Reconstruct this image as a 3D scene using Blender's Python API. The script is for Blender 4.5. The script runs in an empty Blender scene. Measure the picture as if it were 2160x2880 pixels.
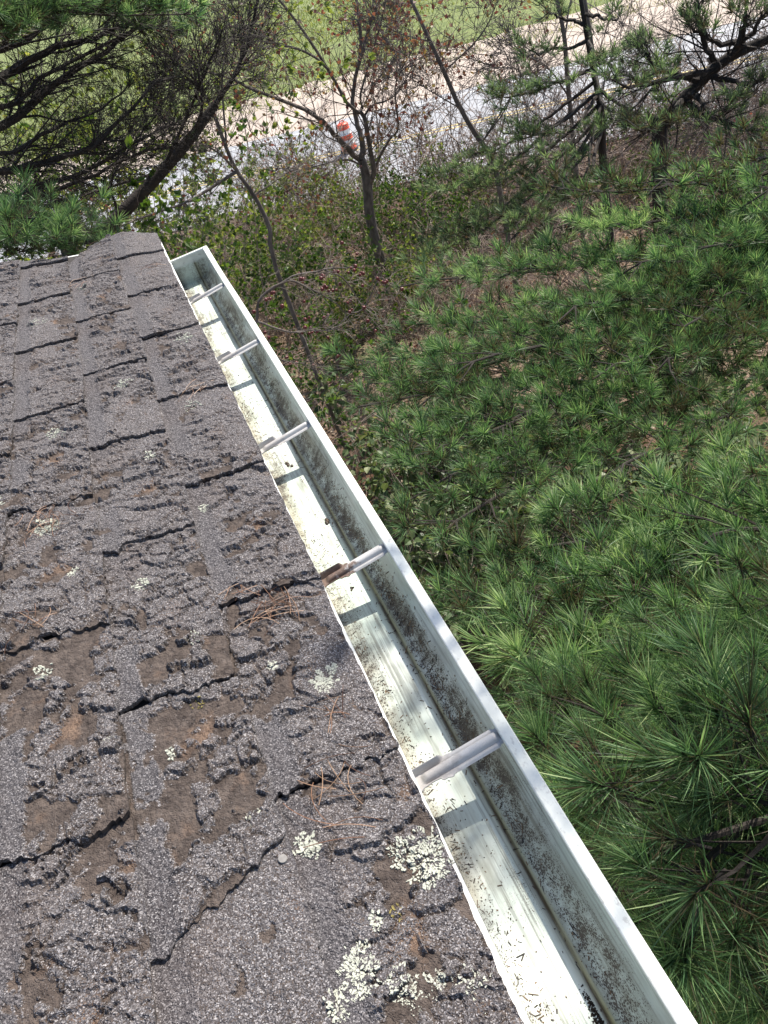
import bpy, math, random
import numpy as np
from mathutils import Vector, Matrix

# ------------------------------------------------------------------ camera, sky, sun, exposure
CAM_Z = 8.0
RC = np.array([[0.89504818, -0.43269184, 0.10801172],
               [-0.35711079, -0.55029888, 0.75474699],
               [-0.26713414, -0.71410707, -0.64706294]])      # columns: image right, image down, view direction
sc = bpy.context.scene
cam_d = bpy.data.cameras.new('camera'); cam = bpy.data.objects.new('camera', cam_d)
sc.collection.objects.link(cam); sc.camera = cam
cam_d.lens = 26.0; cam_d.sensor_width = 36.0; cam_d.sensor_fit = 'AUTO'
cam_d.clip_start = 0.02; cam_d.clip_end = 6000
M = Matrix.Identity(4)
for i in range(3):
    M[i][0] = RC[i, 0]; M[i][1] = -RC[i, 1]; M[i][2] = -RC[i, 2]
M[2][3] = CAM_Z
cam.matrix_world = M
sc.render.resolution_x = 768; sc.render.resolution_y = 1024

SUN_DIR = Vector((0.62, 0.40, 1.0)).normalized()
world = bpy.data.worlds.new('World'); sc.world = world; world.use_nodes = True
wn = world.node_tree
sky = wn.nodes.new('ShaderNodeTexSky'); sky.sky_type = 'NISHITA'; sky.sun_disc = False
sky.sun_elevation = math.asin(SUN_DIR.z); sky.sun_rotation = math.atan2(SUN_DIR.x, SUN_DIR.y)
sky.altitude = 100; sky.air_density = 1.0; sky.dust_density = 1.5; sky.ozone_density = 1.0
wn.links.new(sky.outputs[0], wn.nodes['Background'].inputs[0])
wn.nodes['Background'].inputs[1].default_value = 0.105
sun_d = bpy.data.lights.new('sun', 'SUN'); sun = bpy.data.objects.new('sun', sun_d)
sc.collection.objects.link(sun)
sun_d.energy = 4.4; sun_d.angle = math.radians(0.53); sun_d.color = (1.0, 0.93, 0.83)
sun.rotation_euler = SUN_DIR.to_track_quat('Z', 'Y').to_euler(); sun.location = (0, 0, 60)
sc.view_settings.view_transform = 'Standard'; sc.view_settings.look = 'None'
sc.view_settings.gamma = 1.0; sc.view_settings.use_curve_mapping = False
sc.view_settings.exposure = 0.88
sc.cycles.max_bounces = 8; sc.cycles.diffuse_bounces = 3; sc.cycles.glossy_bounces = 2
sc.cycles.transmission_bounces = 4; sc.cycles.transparent_max_bounces = 4

# ------------------------------------------------------------------ helpers
COL = sc.collection
F_SRC, W_SRC, H_SRC = 2080.0, 2160.0, 2880.0
rng = np.random.default_rng(7)

def ray(p):                                    # p in pixels of the 2160 x 2880 photograph
    d = RC @ np.array([p[0] - W_SRC / 2, p[1] - H_SRC / 2, F_SRC]); return d / np.linalg.norm(d)
def P(p, dist):                                # a real place in the world at a real distance
    return ray(p) * dist + np.array([0, 0, CAM_Z])
def Pv(x, y, dist): return P((x / 0.768, y / 0.768), dist)
def G(p, z=0.0):
    d = ray(p); return d * ((z - CAM_Z) / d[2]) + np.array([0, 0, CAM_Z])
def proj(pts):
    q = (np.asarray(pts) - np.array([0, 0, CAM_Z])) @ RC
    z = np.maximum(q[:, 2], 1e-3)
    return q[:, 0] / z * F_SRC + W_SRC / 2, q[:, 1] / z * F_SRC + H_SRC / 2, q[:, 2]
def unit(v):
    v = np.asarray(v, float); return v / (np.linalg.norm(v) + 1e-12)

class MB:
    """collects vertices and faces; build() makes ONE mesh object"""
    def __init__(s): s.v = []; s.t = []; s.q = []; s.n = 0; s.a = []; s.ti = []; s.qi = []
    def add(s, v, tris=None, quads=None, tint=0.5, mi=0):
        v = np.asarray(v, float).reshape(-1, 3)
        s.v.append(v)
        s.a.append(np.full(len(v), tint) if np.isscalar(tint) else np.asarray(tint, float))
        if tris is not None and len(tris): s.t.append(np.asarray(tris, int).reshape(-1, 3) + s.n); s.ti.append(np.full(len(s.t[-1]), mi))
        if quads is not None and len(quads): s.q.append(np.asarray(quads, int).reshape(-1, 4) + s.n); s.qi.append(np.full(len(s.q[-1]), mi))
        s.n += len(v)
    def box(s, lo, hi, tint=0.5, mi=0):
        x0, y0, z0 = lo; x1, y1, z1 = hi
        s.add([(x0, y0, z0), (x1, y0, z0), (x1, y1, z0), (x0, y1, z0), (x0, y0, z1), (x1, y0, z1), (x1, y1, z1), (x0, y1, z1)],
              quads=[(0, 3, 2, 1), (4, 5, 6, 7), (0, 1, 5, 4), (1, 2, 6, 5), (2, 3, 7, 6), (3, 0, 4, 7)], tint=tint, mi=mi)
    def tube(s, pts, rad, sides=5, tint=0.5, mi=0, cap=False):
        pts = np.asarray(pts, float); n = len(pts)
        rad = np.full(n, rad) if np.isscalar(rad) else np.asarray(rad, float)
        d = np.gradient(pts, axis=0); d /= (np.linalg.norm(d, axis=1, keepdims=True) + 1e-12)
        ref = np.array([0.31, 0.17, 0.93]) if abs(d[0][2]) < 0.9 else np.array([0.9, 0.3, 0.1])
        a = np.cross(d, ref); a /= (np.linalg.norm(a, axis=1, keepdims=True) + 1e-12); b = np.cross(d, a)
        th = np.arange(sides) * 2 * math.pi / sides
        ring = a[:, None, :] * np.cos(th)[None, :, None] + b[:, None, :] * np.sin(th)[None, :, None]
        v = (pts[:, None, :] + ring * rad[:, None, None]).reshape(-1, 3)
        i = np.arange(n - 1)[:, None] * sides; j = np.arange(sides)[None, :]; k = (j + 1) % sides
        quads = np.stack([i + j, i + k, i + sides + k, i + sides + j], -1).reshape(-1, 4)
        s.add(v, quads=quads, tint=tint, mi=mi)
        if cap:
            c = len(v); base = (n - 1) * sides
            s.add(np.vstack([v[base:], pts[-1:]]), tris=[(m, (m + 1) % sides, sides) for m in range(sides)], tint=tint, mi=mi)
    def mesh(s, name, mats, smooth=False):
        me = bpy.data.meshes.new(name)
        v = np.vstack(s.v) if s.v else np.zeros((0, 3))
        t = np.vstack(s.t) if s.t else np.zeros((0, 3), int); q = np.vstack(s.q) if s.q else np.zeros((0, 4), int)
        me.vertices.add(len(v)); me.vertices.foreach_set('co', v.astype(np.float32).ravel())
        me.loops.add(t.size + q.size); me.loops.foreach_set('vertex_index', np.concatenate([t.ravel(), q.ravel()]).astype(np.int32))
        npoly = len(t) + len(q); me.polygons.add(npoly)
        starts = np.concatenate([np.arange(len(t)) * 3, t.size + np.arange(len(q)) * 4]).astype(np.int32)
        me.polygons.foreach_set('loop_start', starts)
        mi = np.concatenate([np.concatenate(s.ti) if s.ti else np.zeros(0, int), np.concatenate(s.qi) if s.qi else np.zeros(0, int)]).astype(np.int32)
        me.polygons.foreach_set('material_index', mi)
        me.polygons.foreach_set('use_smooth', np.full(npoly, bool(smooth)))
        at = me.attributes.new('tint', 'FLOAT', 'POINT')
        at.data.foreach_set('value', np.concatenate(s.a).astype(np.float32) if s.a else np.zeros(0, np.float32))
        me.update(); me.validate()
        for m in (mats if isinstance(mats, (list, tuple)) else [mats]): me.materials.append(m)
        return me
    def build(s, name, mats, parent=None, smooth=False):
        return link(name, s.mesh(name, mats, smooth), parent)

def link(name, data, parent=None):
    o = bpy.data.objects.new(name, data); COL.objects.link(o)
    if parent is not None: o.parent = parent
    return o
def tag(o, label=None, cat=None, group=None, kind=None):
    if label: o['label'] = label
    if cat: o['category'] = cat
    if group: o['group'] = group
    if kind: o['kind'] = kind
    return o
def thing(name, label, cat, loc=(0, 0, 0), group=None):
    o = bpy.data.objects.new(name, None); COL.objects.link(o); o.location = loc; o.empty_display_size = 0.1
    return tag(o, label, cat, group)
def rel(pts, loc): return np.asarray(pts, float) - np.asarray(loc, float)

# --- numpy noise
def _hash(ix, iy, seed):
    h = (ix.astype(np.int64) * 374761393 + iy.astype(np.int64) * 668265263 + seed * 982451653) & 0xffffffff
    h = ((h ^ (h >> 13)) * 1274126177) & 0xffffffff
    return ((h ^ (h >> 16)) & 0xffff) / 65535.0
def vnoise(x, y, seed=0):
    ix = np.floor(x); iy = np.floor(y); fx = x - ix; fy = y - iy
    fx = fx * fx * (3 - 2 * fx); fy = fy * fy * (3 - 2 * fy)
    ix = ix.astype(np.int64); iy = iy.astype(np.int64)
    a = _hash(ix, iy, seed); b = _hash(ix + 1, iy, seed); c = _hash(ix, iy + 1, seed); d = _hash(ix + 1, iy + 1, seed)
    return (a * (1 - fx) + b * fx) * (1 - fy) + (c * (1 - fx) + d * fx) * fy
def fbm(x, y, seed=0, o=4):
    t = 0; a = 0.5; n = 0
    for k in range(o): t = t + a * vnoise(x, y, seed + 17 * k); n += a; a *= 0.5; x = x * 2.03 + 3.7; y = y * 2.03 + 1.3
    return t / n
def worley(x, y, seed=0):
    ix = np.floor(x).astype(np.int64); iy = np.floor(y).astype(np.int64)
    f1 = np.full(x.shape, 9.0); f2 = np.full(x.shape, 9.0); cid = np.zeros(x.shape); oy = np.zeros(x.shape); ox = np.zeros(x.shape)
    for dx in (-1, 0, 1):
        for dy in (-1, 0, 1):
            cx = ix + dx + _hash(ix + dx, iy + dy, seed); cy = iy + dy + _hash(ix + dx, iy + dy, seed + 91)
            d = np.hypot(x - cx, y - cy); h = _hash(ix + dx, iy + dy, seed + 55)
            m = d < f1; f2 = np.where(m, f1, np.minimum(f2, d)); cid = np.where(m, h, cid); oy = np.where(m, cy - y, oy); ox = np.where(m, cx - x, ox); f1 = np.minimum(f1, d)
    return f1, f2, cid, ox, oy
def sstep(a, b, x):
    t = np.clip((x - a) / (b - a), 0, 1); return t * t * (3 - 2 * t)

# ------------------------------------------------------------------ materials
class NT:
    def __init__(s, name):
        s.m = bpy.data.materials.new(name); s.m.use_nodes = True; s.t = s.m.node_tree
        s.b = s.t.nodes['Principled BSDF']; s.out = s.t.nodes['Material Output']
    def n(s, typ, ins=None, **kw):
        nd = s.t.nodes.new('ShaderNode' + typ)
        for k, v in kw.items(): setattr(nd, k, v)
        for k, v in (ins or {}).items():
            if isinstance(v, bpy.types.NodeSocket): s.t.links.new(v, nd.inputs[k])
            else: nd.inputs[k].default_value = v
        return nd
    def set(s, key, v):
        if isinstance(v, bpy.types.NodeSocket): s.t.links.new(v, s.b.inputs[key])
        else: s.b.inputs[key].default_value = v
    def obj(s): return s.n('TexCoord').outputs['Object']
    def noise(s, vec, scale, detail=4, rough=0.55): return s.n('TexNoise', {'Vector': vec, 'Scale': scale, 'Detail': detail, 'Roughness': rough}).outputs['Fac']
    def voro(s, vec, scale, out='Distance', feature='F1'): return s.n('TexVoronoi', {'Vector': vec, 'Scale': scale}, feature=feature).outputs[out]
    def ramp(s, fac, stops, interp='LINEAR'):
        nd = s.n('ValToRGB', {'Fac': fac}); cr = nd.color_ramp; cr.interpolation = interp
        while len(cr.elements) < len(stops): cr.elements.new(0.5)
        for e, (p, c) in zip(cr.elements, stops):
            e.position = p; e.color = (c, c, c, 1) if np.isscalar(c) else (*c, 1)
        return nd.outputs['Color']
    def mix(s, fac, a, b, blend='MIX'):
        nd = s.n('Mix', data_type='RGBA', blend_type=blend)
        for k, v in ((0, fac), (6, a), (7, b)):
            if isinstance(v, bpy.types.NodeSocket): s.t.links.new(v, nd.inputs[k])
            else: nd.inputs[k].default_value = v if k == 0 else (*v, 1)
        return nd.outputs[2]
    def math(s, op, a, b=0.0, clamp=False):
        nd = s.n('Math', operation=op, use_clamp=clamp)
        for k, v in ((0, a), (1, b)):
            if isinstance(v, bpy.types.NodeSocket): s.t.links.new(v, nd.inputs[k])
            else: nd.inputs[k].default_value = v
        return nd.outputs[0]
    def maprange(s, v, a, b, c=0.0, d=1.0):
        return s.n('MapRange', {'Value': v, 'From Min': a, 'From Max': b, 'To Min': c, 'To Max': d}).outputs[0]
    def attr(s, name): return s.n('Attribute', attribute_name=name).outputs['Fac']
    def bump(s, h, strength, dist):
        s.set('Normal', s.n('Bump', {'Height': h, 'Strength': strength, 'Distance': dist}).outputs[0])
    def mapping(s, vec, scale): return s.n('Mapping', {'Vector': vec, 'Scale': scale}).outputs[0]

def simple(name, col, rough=0.6, metal=0.0, var=0.15, scale=30.0):
    m = NT(name); v = m.noise(m.obj(), scale)
    c1 = tuple(x * (1 - var) for x in col); c2 = tuple(min(1, x * (1 + var)) for x in col)
    m.set('Base Color', m.mix(v, c1, c2)); m.set('Roughness', rough); m.set('Metallic', metal)
    return m.m

def leaf_mat(name, cols, trans=0.45, rough=0.45, tcol=None):
    """leaf: diffuse + translucent; the tint attribute picks the leaf's own colour"""
    m = NT(name); t = m.attr('tint')
    st = [(i / max(1, len(cols) - 1), c) for i, c in enumerate(cols)]
    c = m.ramp(t, st); m.set('Base Color', c); m.set('Roughness', rough); m.set('Specular IOR Level', 0.35)
    tr = m.n('BsdfTranslucent', {'Color': m.mix(1.0, c, tcol or (1.5, 1.45, 0.7), 'MULTIPLY')})
    mx = m.n('MixShader', {0: trans, 1: m.b.outputs[0], 2: tr.outputs[0]})
    m.t.links.new(mx.outputs[0], m.out.inputs[0]); return m.m

def bark_mat(name, a, b, scale=14.0):
    m = NT(name); v = m.mapping(m.obj(), (1, 1, 0.35)); n1 = m.noise(v, scale, 6, 0.65)
    n2 = m.noise(m.obj(), scale * 0.3, 3)
    c = m.mix(m.ramp(n1, [(0.35, 0.0), (0.65, 1.0)]), a, b)
    c = m.mix(m.ramp(n2, [(0.5, 0.0), (0.75, 0.5)]), c, tuple(x * 1.5 + 0.01 for x in b))
    m.set('Base Color', c); m.set('Roughness', 0.85); m.bump(n1, 0.6, 0.02); return m.m

def shingle_mat():
    m = NT('mineral_shingle'); o = m.obj()
    cell = m.voro(o, 780, 'Color'); g = m.n('SeparateColor', {'Color': cell}).outputs[0]
    gran = m.ramp(g, [(0.0, (0.018, 0.015, 0.016)), (0.40, (0.058, 0.052, 0.053)), (0.70, (0.130, 0.119, 0.121)), (0.92, (0.275, 0.258, 0.26)), (1.0, (0.46, 0.44, 0.44))])
    big = m.noise(o, 5, 5); gran = m.mix(m.ramp(big, [(0.35, 0.0), (0.7, 0.55)]), gran, m.mix(0.5, gran, (0.205, 0.200, 0.212)))
    bn = m.noise(o, 9, 4); gran = m.mix(m.ramp(bn, [(0.48, 0.0), (0.70, 0.5)]), gran, m.mix(0.5, gran, (0.125, 0.095, 0.082)))
    mn = m.noise(o, 60, 6, 0.7); mn2 = m.noise(o, 16, 4)
    mat = m.mix(m.ramp(mn, [(0.3, 0.0), (0.7, 1.0)]), (0.032, 0.024, 0.021), (0.135, 0.108, 0.093))
    mat = m.mix(m.ramp(mn2, [(0.56, 0.0), (0.72, 0.6)]), mat, m.mix(m.ramp(m.noise(o, 220, 3, 0.8), [(0.35, 0.0), (0.65, 1.0)]), (0.09, 0.05, 0.033), (0.32, 0.21, 0.14)))
    t = m.attr('tint')
    fleck = m.ramp(m.math('ADD', t, m.math('MULTIPLY', m.math('SUBTRACT', 0.62, g), 1.15)), [(0.42, 0.0), (0.60, 1.0)])
    fr = m.maprange(t, -0.08, -0.5); gran = m.mix(m.math('MULTIPLY', fr, 0.65), gran, m.mix(0.35, gran, (0.060, 0.055, 0.062), 'MIX'))
    c = m.mix(fleck, gran, mat)
    m.set('Base Color', c); m.set('Roughness', 0.9); m.set('Specular IOR Level', 0.3)
    h = m.math('ADD', m.math('ADD', m.math('MULTIPLY', m.voro(o, 640), -0.5), m.math('MULTIPLY', m.voro(o, 170), -0.9)), m.noise(o, 190, 4, 0.7))
    m.bump(h, 1.0, 0.0032); return m.m

def gutter_mat():
    m = NT('stained_white_aluminium'); o = m.obj(); s = m.n('SeparateXYZ', {'Vector': o}); x, y, z = s.outputs
    base = m.mix(m.ramp(m.noise(o, 6, 4), [(0.35, 0.0), (0.7, 1.0)]), (0.71, 0.755, 0.70), (0.53, 0.63, 0.555))
    streakv = m.mapping(o, (260, 7, 260)); streak = m.noise(streakv, 1.0, 4, 0.6)
    patch = m.noise(m.mapping(o, (22, 5, 8)), 1.0, 4, 0.6)
    low = m.maprange(z, 7.178, 7.165)                                # below the lip: where water and grit reach
    # grit grains
    d1 = m.voro(m.mapping(o, (1, 0.6, 1)), 640); d2 = m.voro(o, 1250)
    wall = m.math('MULTIPLY', m.maprange(x, 0.062, 0.070), m.maprange(x, 0.102, 0.088))
    back = m.maprange(x, 0.024, -0.008)
    dens = m.math('ADD', m.math('MULTIPLY', wall, 0.46), m.math('MULTIPLY', back, 0.36))
    dens = m.math('ADD', dens, m.maprange(patch, 0.46, 0.70, 0.0, 0.34))
    dens = m.math('ADD', dens, 0.05)
    dens = m.math('MULTIPLY', dens, m.maprange(m.noise(o, 55, 4, 0.7), 0.3, 0.62, 0.25, 1.15))
    g1 = m.maprange(m.math('SUBTRACT', m.math('MULTIPLY', dens, 0.95), d1), -0.05, 0.05)
    g2 = m.maprange(m.math('SUBTRACT', m.math('MULTIPLY', dens, 0.80), d2), -0.05, 0.05)
    grit = m.math('MULTIPLY', m.math('MAXIMUM', g1, g2), low); film = m.math('MULTIPLY', m.maprange(dens, 0.15, 0.65, 0.0, 0.75), low)
    alg = m.math('MULTIPLY', m.math('ADD', m.math('MULTIPLY', m.maprange(x, 0.050, 0.0615), m.maprange(x, 0.072, 0.0635)), m.math('MULTIPLY', m.maprange(m.noise(m.mapping(o, (50, 6, 50)), 1.0, 3), 0.52, 0.72), 0.35)), low)
    c = m.mix(film, base, (0.27, 0.28, 0.235)); c = m.mix(m.math('MULTIPLY', alg, 0.8), c, (0.22, 0.21, 0.10))
    st = m.math('MULTIPLY', m.ramp(streak, [(0.47, 0.0), (0.60, 0.75)]), m.math('MULTIPLY', low, m.maprange(patch, 0.36, 0.55)))
    c = m.mix(st, c, (0.20, 0.21, 0.18))
    br = m.math('MULTIPLY', m.math('MULTIPLY', m.maprange(x, 0.080, 0.094), m.maprange(x, 0.108, 0.098)), m.math('MULTIPLY', m.maprange(m.noise(m.mapping(o, (30, 4, 10)), 1.0, 3), 0.36, 0.66), low))
    c = m.mix(m.math('MULTIPLY', br, 0.6), c, (0.19, 0.155, 0.095))
    c = m.mix(m.math('MULTIPLY', m.maprange(back, 0.2, 1.0), m.math('MULTIPLY', low, m.maprange(m.noise(o, 14, 3), 0.36, 0.56, 0.0, 0.55))), c, (0.33, 0.27, 0.17))
    line = m.math('MULTIPLY', m.math('MULTIPLY', m.maprange(x, 0.0565, 0.0595), m.maprange(x, 0.0635, 0.0618)), m.math('MULTIPLY', low, m.maprange(m.noise(m.mapping(o, (60, 9, 60)), 1.0, 4, 0.7), 0.34, 0.56, 0.15, 0.95)))
    c = m.mix(line, c, (0.055, 0.042, 0.026))
    smear = m.math('MULTIPLY', m.maprange(m.noise(m.mapping(o, (26, 7, 26)), 1.0, 5, 0.62), 0.50, 0.68, 0.0, 0.6), low); c = m.mix(smear, c, (0.24, 0.245, 0.195))
    c = m.mix(grit, c, m.mix(m.noise(o, 300, 2), (0.035, 0.032, 0.028), (0.13, 0.11, 0.085)))
    top = m.math('SUBTRACT', 1.0, low)
    ch = m.math('MULTIPLY', m.maprange(m.noise(m.mapping(o, (1, 0.6, 1)), 130, 5, 0.7), 0.56, 0.64, 0.0, 0.7), m.math('MULTIPLY', top, m.maprange(m.noise(o, 3.0, 2), 0.42, 0.6)))
    c = m.mix(ch, c, (0.42, 0.43, 0.42))
    c = m.mix(m.math('MULTIPLY', top, 0.7), c, m.mix(ch, m.mix(m.ramp(m.noise(m.mapping(o, (20, 3, 20)), 1.0, 5, 0.7), [(0.4, 0.0), (0.7, 1.0)]), (0.78, 0.775, 0.73), (0.58, 0.575, 0.53)), (0.40, 0.39, 0.36)))
    m.set('Base Color', c); m.set('Roughness', m.maprange(patch, 0.3, 0.7, 0.35, 0.6)); m.set('Specular IOR Level', 0.4)
    m.bump(m.math('ADD', grit, m.math('MULTIPLY', m.noise(o, 80, 3), 0.3)), 0.25, 0.001); return m.m

def hanger_mat(name, rust):
    m = NT(name); o = m.obj(); x = m.n('SeparateXYZ', {'Vector': o}).outputs[0]
    c = m.mix(m.noise(o, 90, 4, 0.7), (0.40, 0.395, 0.385), (0.54, 0.53, 0.515))
    c = m.mix(m.maprange(m.voro(o, 420), 0.16, 0.10, 0.0, 0.55), c, (0.13, 0.12, 0.11))
    k = m.math('ADD', m.maprange(x, 0.062, 0.030, 0.0, 1.0), m.math('MULTIPLY', m.math('SUBTRACT', m.noise(o, 110, 4), 0.5), 2.0))
    rf = m.maprange(k, 0.45, 0.75, 0.0, 0.92)
    c = m.mix(m.math('MULTIPLY', rf, rust), c, m.mix(m.ramp(m.noise(o, 260, 4, 0.75), [(0.3, 0.0), (0.7, 1.0)]), (0.035, 0.02, 0.015), (0.17, 0.095, 0.06)))
    m.set('Base Color', c); m.set('Roughness', 0.6); m.set('Metallic', 0.0); m.bump(m.noise(o, 150, 4), 0.15, 0.001); return m.m

def ground_mat():
    m = NT('woodland_floor'); o = m.obj(); s = m.n('SeparateXYZ', {'Vector': o}); x, y, z = s.outputs
    t = m.math('ADD', m.math('ADD', y, m.math('MULTIPLY', x, 0.68)), m.maprange(m.noise(o, 0.5, 3), 0, 1, -1.6, 1.6))
    lit = m.ramp(m.noise(o, 9, 8, 0.75), [(0.28, (0.07, 0.05, 0.037)), (0.48, (0.22, 0.15, 0.105)), (0.62, (0.36, 0.27, 0.20)), (0.8, (0.48, 0.40, 0.32))])
    lit = m.mix(m.ramp(m.noise(o, 0.8, 5), [(0.5, 0.0), (0.66, 0.75)]), lit, m.ramp(m.noise(o, 14, 6, 0.7), [(0.3, (0.03, 0.05, 0.015)), (0.7, (0.11, 0.15, 0.05))]))
    gr = m.ramp(m.noise(m.mapping(o, (1, 1, 1)), 2.2, 8, 0.72), [(0.28, (0.085, 0.12, 0.035)), (0.5, (0.155, 0.195, 0.06)), (0.66, (0.235, 0.26, 0.09)), (0.82, (0.34, 0.32, 0.15))])
    straw = m.ramp(m.noise(m.mapping(o, (1, 1, 1)), 22, 6, 0.75), [(0.3, (0.035, 0.018, 0.011)), (0.55, (0.115, 0.058, 0.032)), (0.75, (0.20, 0.12, 0.07))])
    lit = m.mix(m.maprange(t, 14.0, 11.0), lit, straw)                 # pine straw under the near pines
    c = m.mix(m.maprange(t, 43.0, 46.0), lit, gr)
    m.set('Base Color', c); m.set('Roughness', 0.95); m.bump(m.noise(o, 12, 6, 0.7), 0.8, 0.08); return m.m

def road_mat(name, a, b, sc_, spec=0.4):
    m = NT(name); o = m.obj(); n1 = m.noise(o, sc_, 8, 0.7); n2 = m.noise(o, 0.35, 4)
    c = m.mix(m.ramp(n1, [(0.35, 0.0), (0.65, 1.0)]), a, b); c = m.mix(m.ramp(n2, [(0.4, 0.0), (0.65, 0.45)]), c, tuple(x * 0.75 for x in a))
    m.set('Base Color', c); m.set('Roughness', 0.8); m.set('Specular IOR Level', spec); m.bump(n1, 0.5, 0.02); return m.m

MT = dict(
    shingle=shingle_mat(), gutter=gutter_mat(), hanger=hanger_mat('galvanised_hanger', 0.25), hanger_rust=hanger_mat('rusty_hanger', 1.0),
    ground=ground_mat(), road=road_mat('worn_asphalt', (0.30, 0.31, 0.33), (0.38, 0.39, 0.41), 9.0), verge=road_mat('sandy_gravel', (0.40, 0.33, 0.275), (0.56, 0.48, 0.41), 5.0, 0.2),
    yellow=simple('yellow_paint', (0.60, 0.47, 0.20), 0.7), white=simple('white_paint', (0.75, 0.76, 0.75), 0.5, var=0.05),
    fascia=simple('weathered_white_paint', (0.70, 0.70, 0.67), 0.6, var=0.12, scale=20),
    deck=simple('dark_underlayment', (0.035, 0.03, 0.028), 0.95, var=0.4, scale=60),
    nail=simple('zinc_nail', (0.20, 0.19, 0.18), 0.8, 0.0, 0.35, 300),
    lichen=simple('pale_lichen', (0.43, 0.44, 0.37), 0.95, var=0.3, scale=180), lichen_y=simple('yellow_lichen', (0.21, 0.175, 0.06), 0.95, var=0.3, scale=180),
    dryneedle=leaf_mat('dry_pine_needle', [(0.08, 0.04, 0.026), (0.22, 0.115, 0.07), (0.36, 0.24, 0.16)], 0.1),
    grit=leaf_mat('gutter_grit', [(0.02, 0.017, 0.014), (0.08, 0.055, 0.035), (0.20, 0.12, 0.06)], 0.05),
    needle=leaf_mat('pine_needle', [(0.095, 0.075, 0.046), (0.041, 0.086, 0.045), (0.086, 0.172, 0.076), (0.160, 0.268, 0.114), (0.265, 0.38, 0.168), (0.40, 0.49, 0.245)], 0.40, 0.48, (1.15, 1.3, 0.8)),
    needle_dark=leaf_mat('dark_pine_needle', [(0.10, 0.08, 0.055), (0.055, 0.090, 0.056), (0.10, 0.155, 0.088), (0.165, 0.23, 0.125), (0.24, 0.31, 0.165), (0.32, 0.38, 0.215)], 0.42, 0.48, (1.15, 1.3, 0.8)),
    bark_dark=bark_mat('dark_pine_bark', (0.012, 0.009, 0.007), (0.036, 0.028, 0.023)),
    bark_grey=bark_mat('grey_bark', (0.065, 0.052, 0.045), (0.17, 0.145, 0.125)),
    bark_pale=bark_mat('pale_bark', (0.16, 0.13, 0.105), (0.32, 0.275, 0.23)),
    twig=bark_mat('brown_twig', (0.16, 0.12, 0.10), (0.36, 0.285, 0.235), 30),
    leaf_bright=leaf_mat('bright_green_leaf', [(0.06, 0.10, 0.025), (0.12, 0.175, 0.045), (0.20, 0.25, 0.07), (0.31, 0.32, 0.11)], 0.45),
    leaf_mid=leaf_mat('mid_green_leaf', [(0.022, 0.05, 0.014), (0.045, 0.095, 0.02), (0.085, 0.15, 0.03), (0.16, 0.22, 0.05)], 0.45),
    leaf_pale=leaf_mat('pale_undergrowth_leaf', [(0.035, 0.065, 0.027), (0.075, 0.12, 0.05), (0.15, 0.195, 0.09), (0.30, 0.32, 0.19)], 0.3),
    leaf_red=leaf_mat('autumn_leaf', [(0.12, 0.045, 0.042), (0.19, 0.08, 0.062), (0.25, 0.14, 0.08), (0.20, 0.20, 0.06)], 0.4, tcol=(1.3, 1.0, 0.8)),
    litter=leaf_mat('leaf_litter', [(0.11, 0.065, 0.045), (0.25, 0.15, 0.09), (0.38, 0.27, 0.18), (0.50, 0.42, 0.33)], 0.1),
    grass=leaf_mat('grass_blade', [(0.08, 0.11, 0.03), (0.15, 0.195, 0.055), (0.23, 0.265, 0.08), (0.36, 0.34, 0.15)], 0.35),
    fruit=simple('red_fruit', (0.12, 0.022, 0.022), 0.28, var=0.5, scale=25),
    orange=simple('orange_plastic', (0.75, 0.10, 0.045), 0.45, var=0.05), drumwhite=simple('white_reflective', (0.72, 0.72, 0.72), 0.35, var=0.05),
    rubber=simple('black_rubber', (0.02, 0.02, 0.022), 0.8), siding=simple('white_siding', (0.62, 0.62, 0.60), 0.5, var=0.05))

# ------------------------------------------------------------------ ground, road, verge
RD = np.array([1.0, -0.68]); RDU = RD / np.linalg.norm(RD); RN = np.array([0.68, 1.0]) / np.linalg.norm([0.68, 1.0])
RK = np.linalg.norm([0.68, 1.0])                                    # t = y + .68 x  ->  distance t / RK from the origin
def road_pt(t, l, z): q = RN * (t / RK) + RDU * l; return (q[0], q[1], z)
def make_ground():
    g = np.concatenate([-np.geomspace(3000, 32, 16), np.linspace(-30, 60, 121), np.geomspace(64, 3000, 18)])
    X, Y = np.meshgrid(g, g, indexing='ij'); t = Y + 0.68 * X
    z = (fbm(X * 0.35, Y * 0.35, 3, 4) - 0.5) * 0.5 + (fbm(X * 0.06, Y * 0.06, 9, 2) - 0.5) * 0.6
    flat = sstep(25.5, 28.0, t) * (1 - sstep(50, 53, t))
    z = z * (1 - flat) - 0.06 * flat
    far = np.hypot(X, Y) > 80; z = np.where(far, z * 0.3 - 0.05, z)
    n = len(g); i, j = np.meshgrid(np.arange(n - 1), np.arange(n - 1), indexing='ij'); a = (i * n + j).ravel()
    mb = MB(); mb.add(np.stack([X, Y, z], -1).reshape(-1, 3), quads=np.stack([a, a + n, a + n + 1, a + 1], -1))
    tag(mb.build('ground', MT['ground'], smooth=True), 'leaf-littered woodland floor and far grass field', kind='structure')
make_ground()
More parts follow.
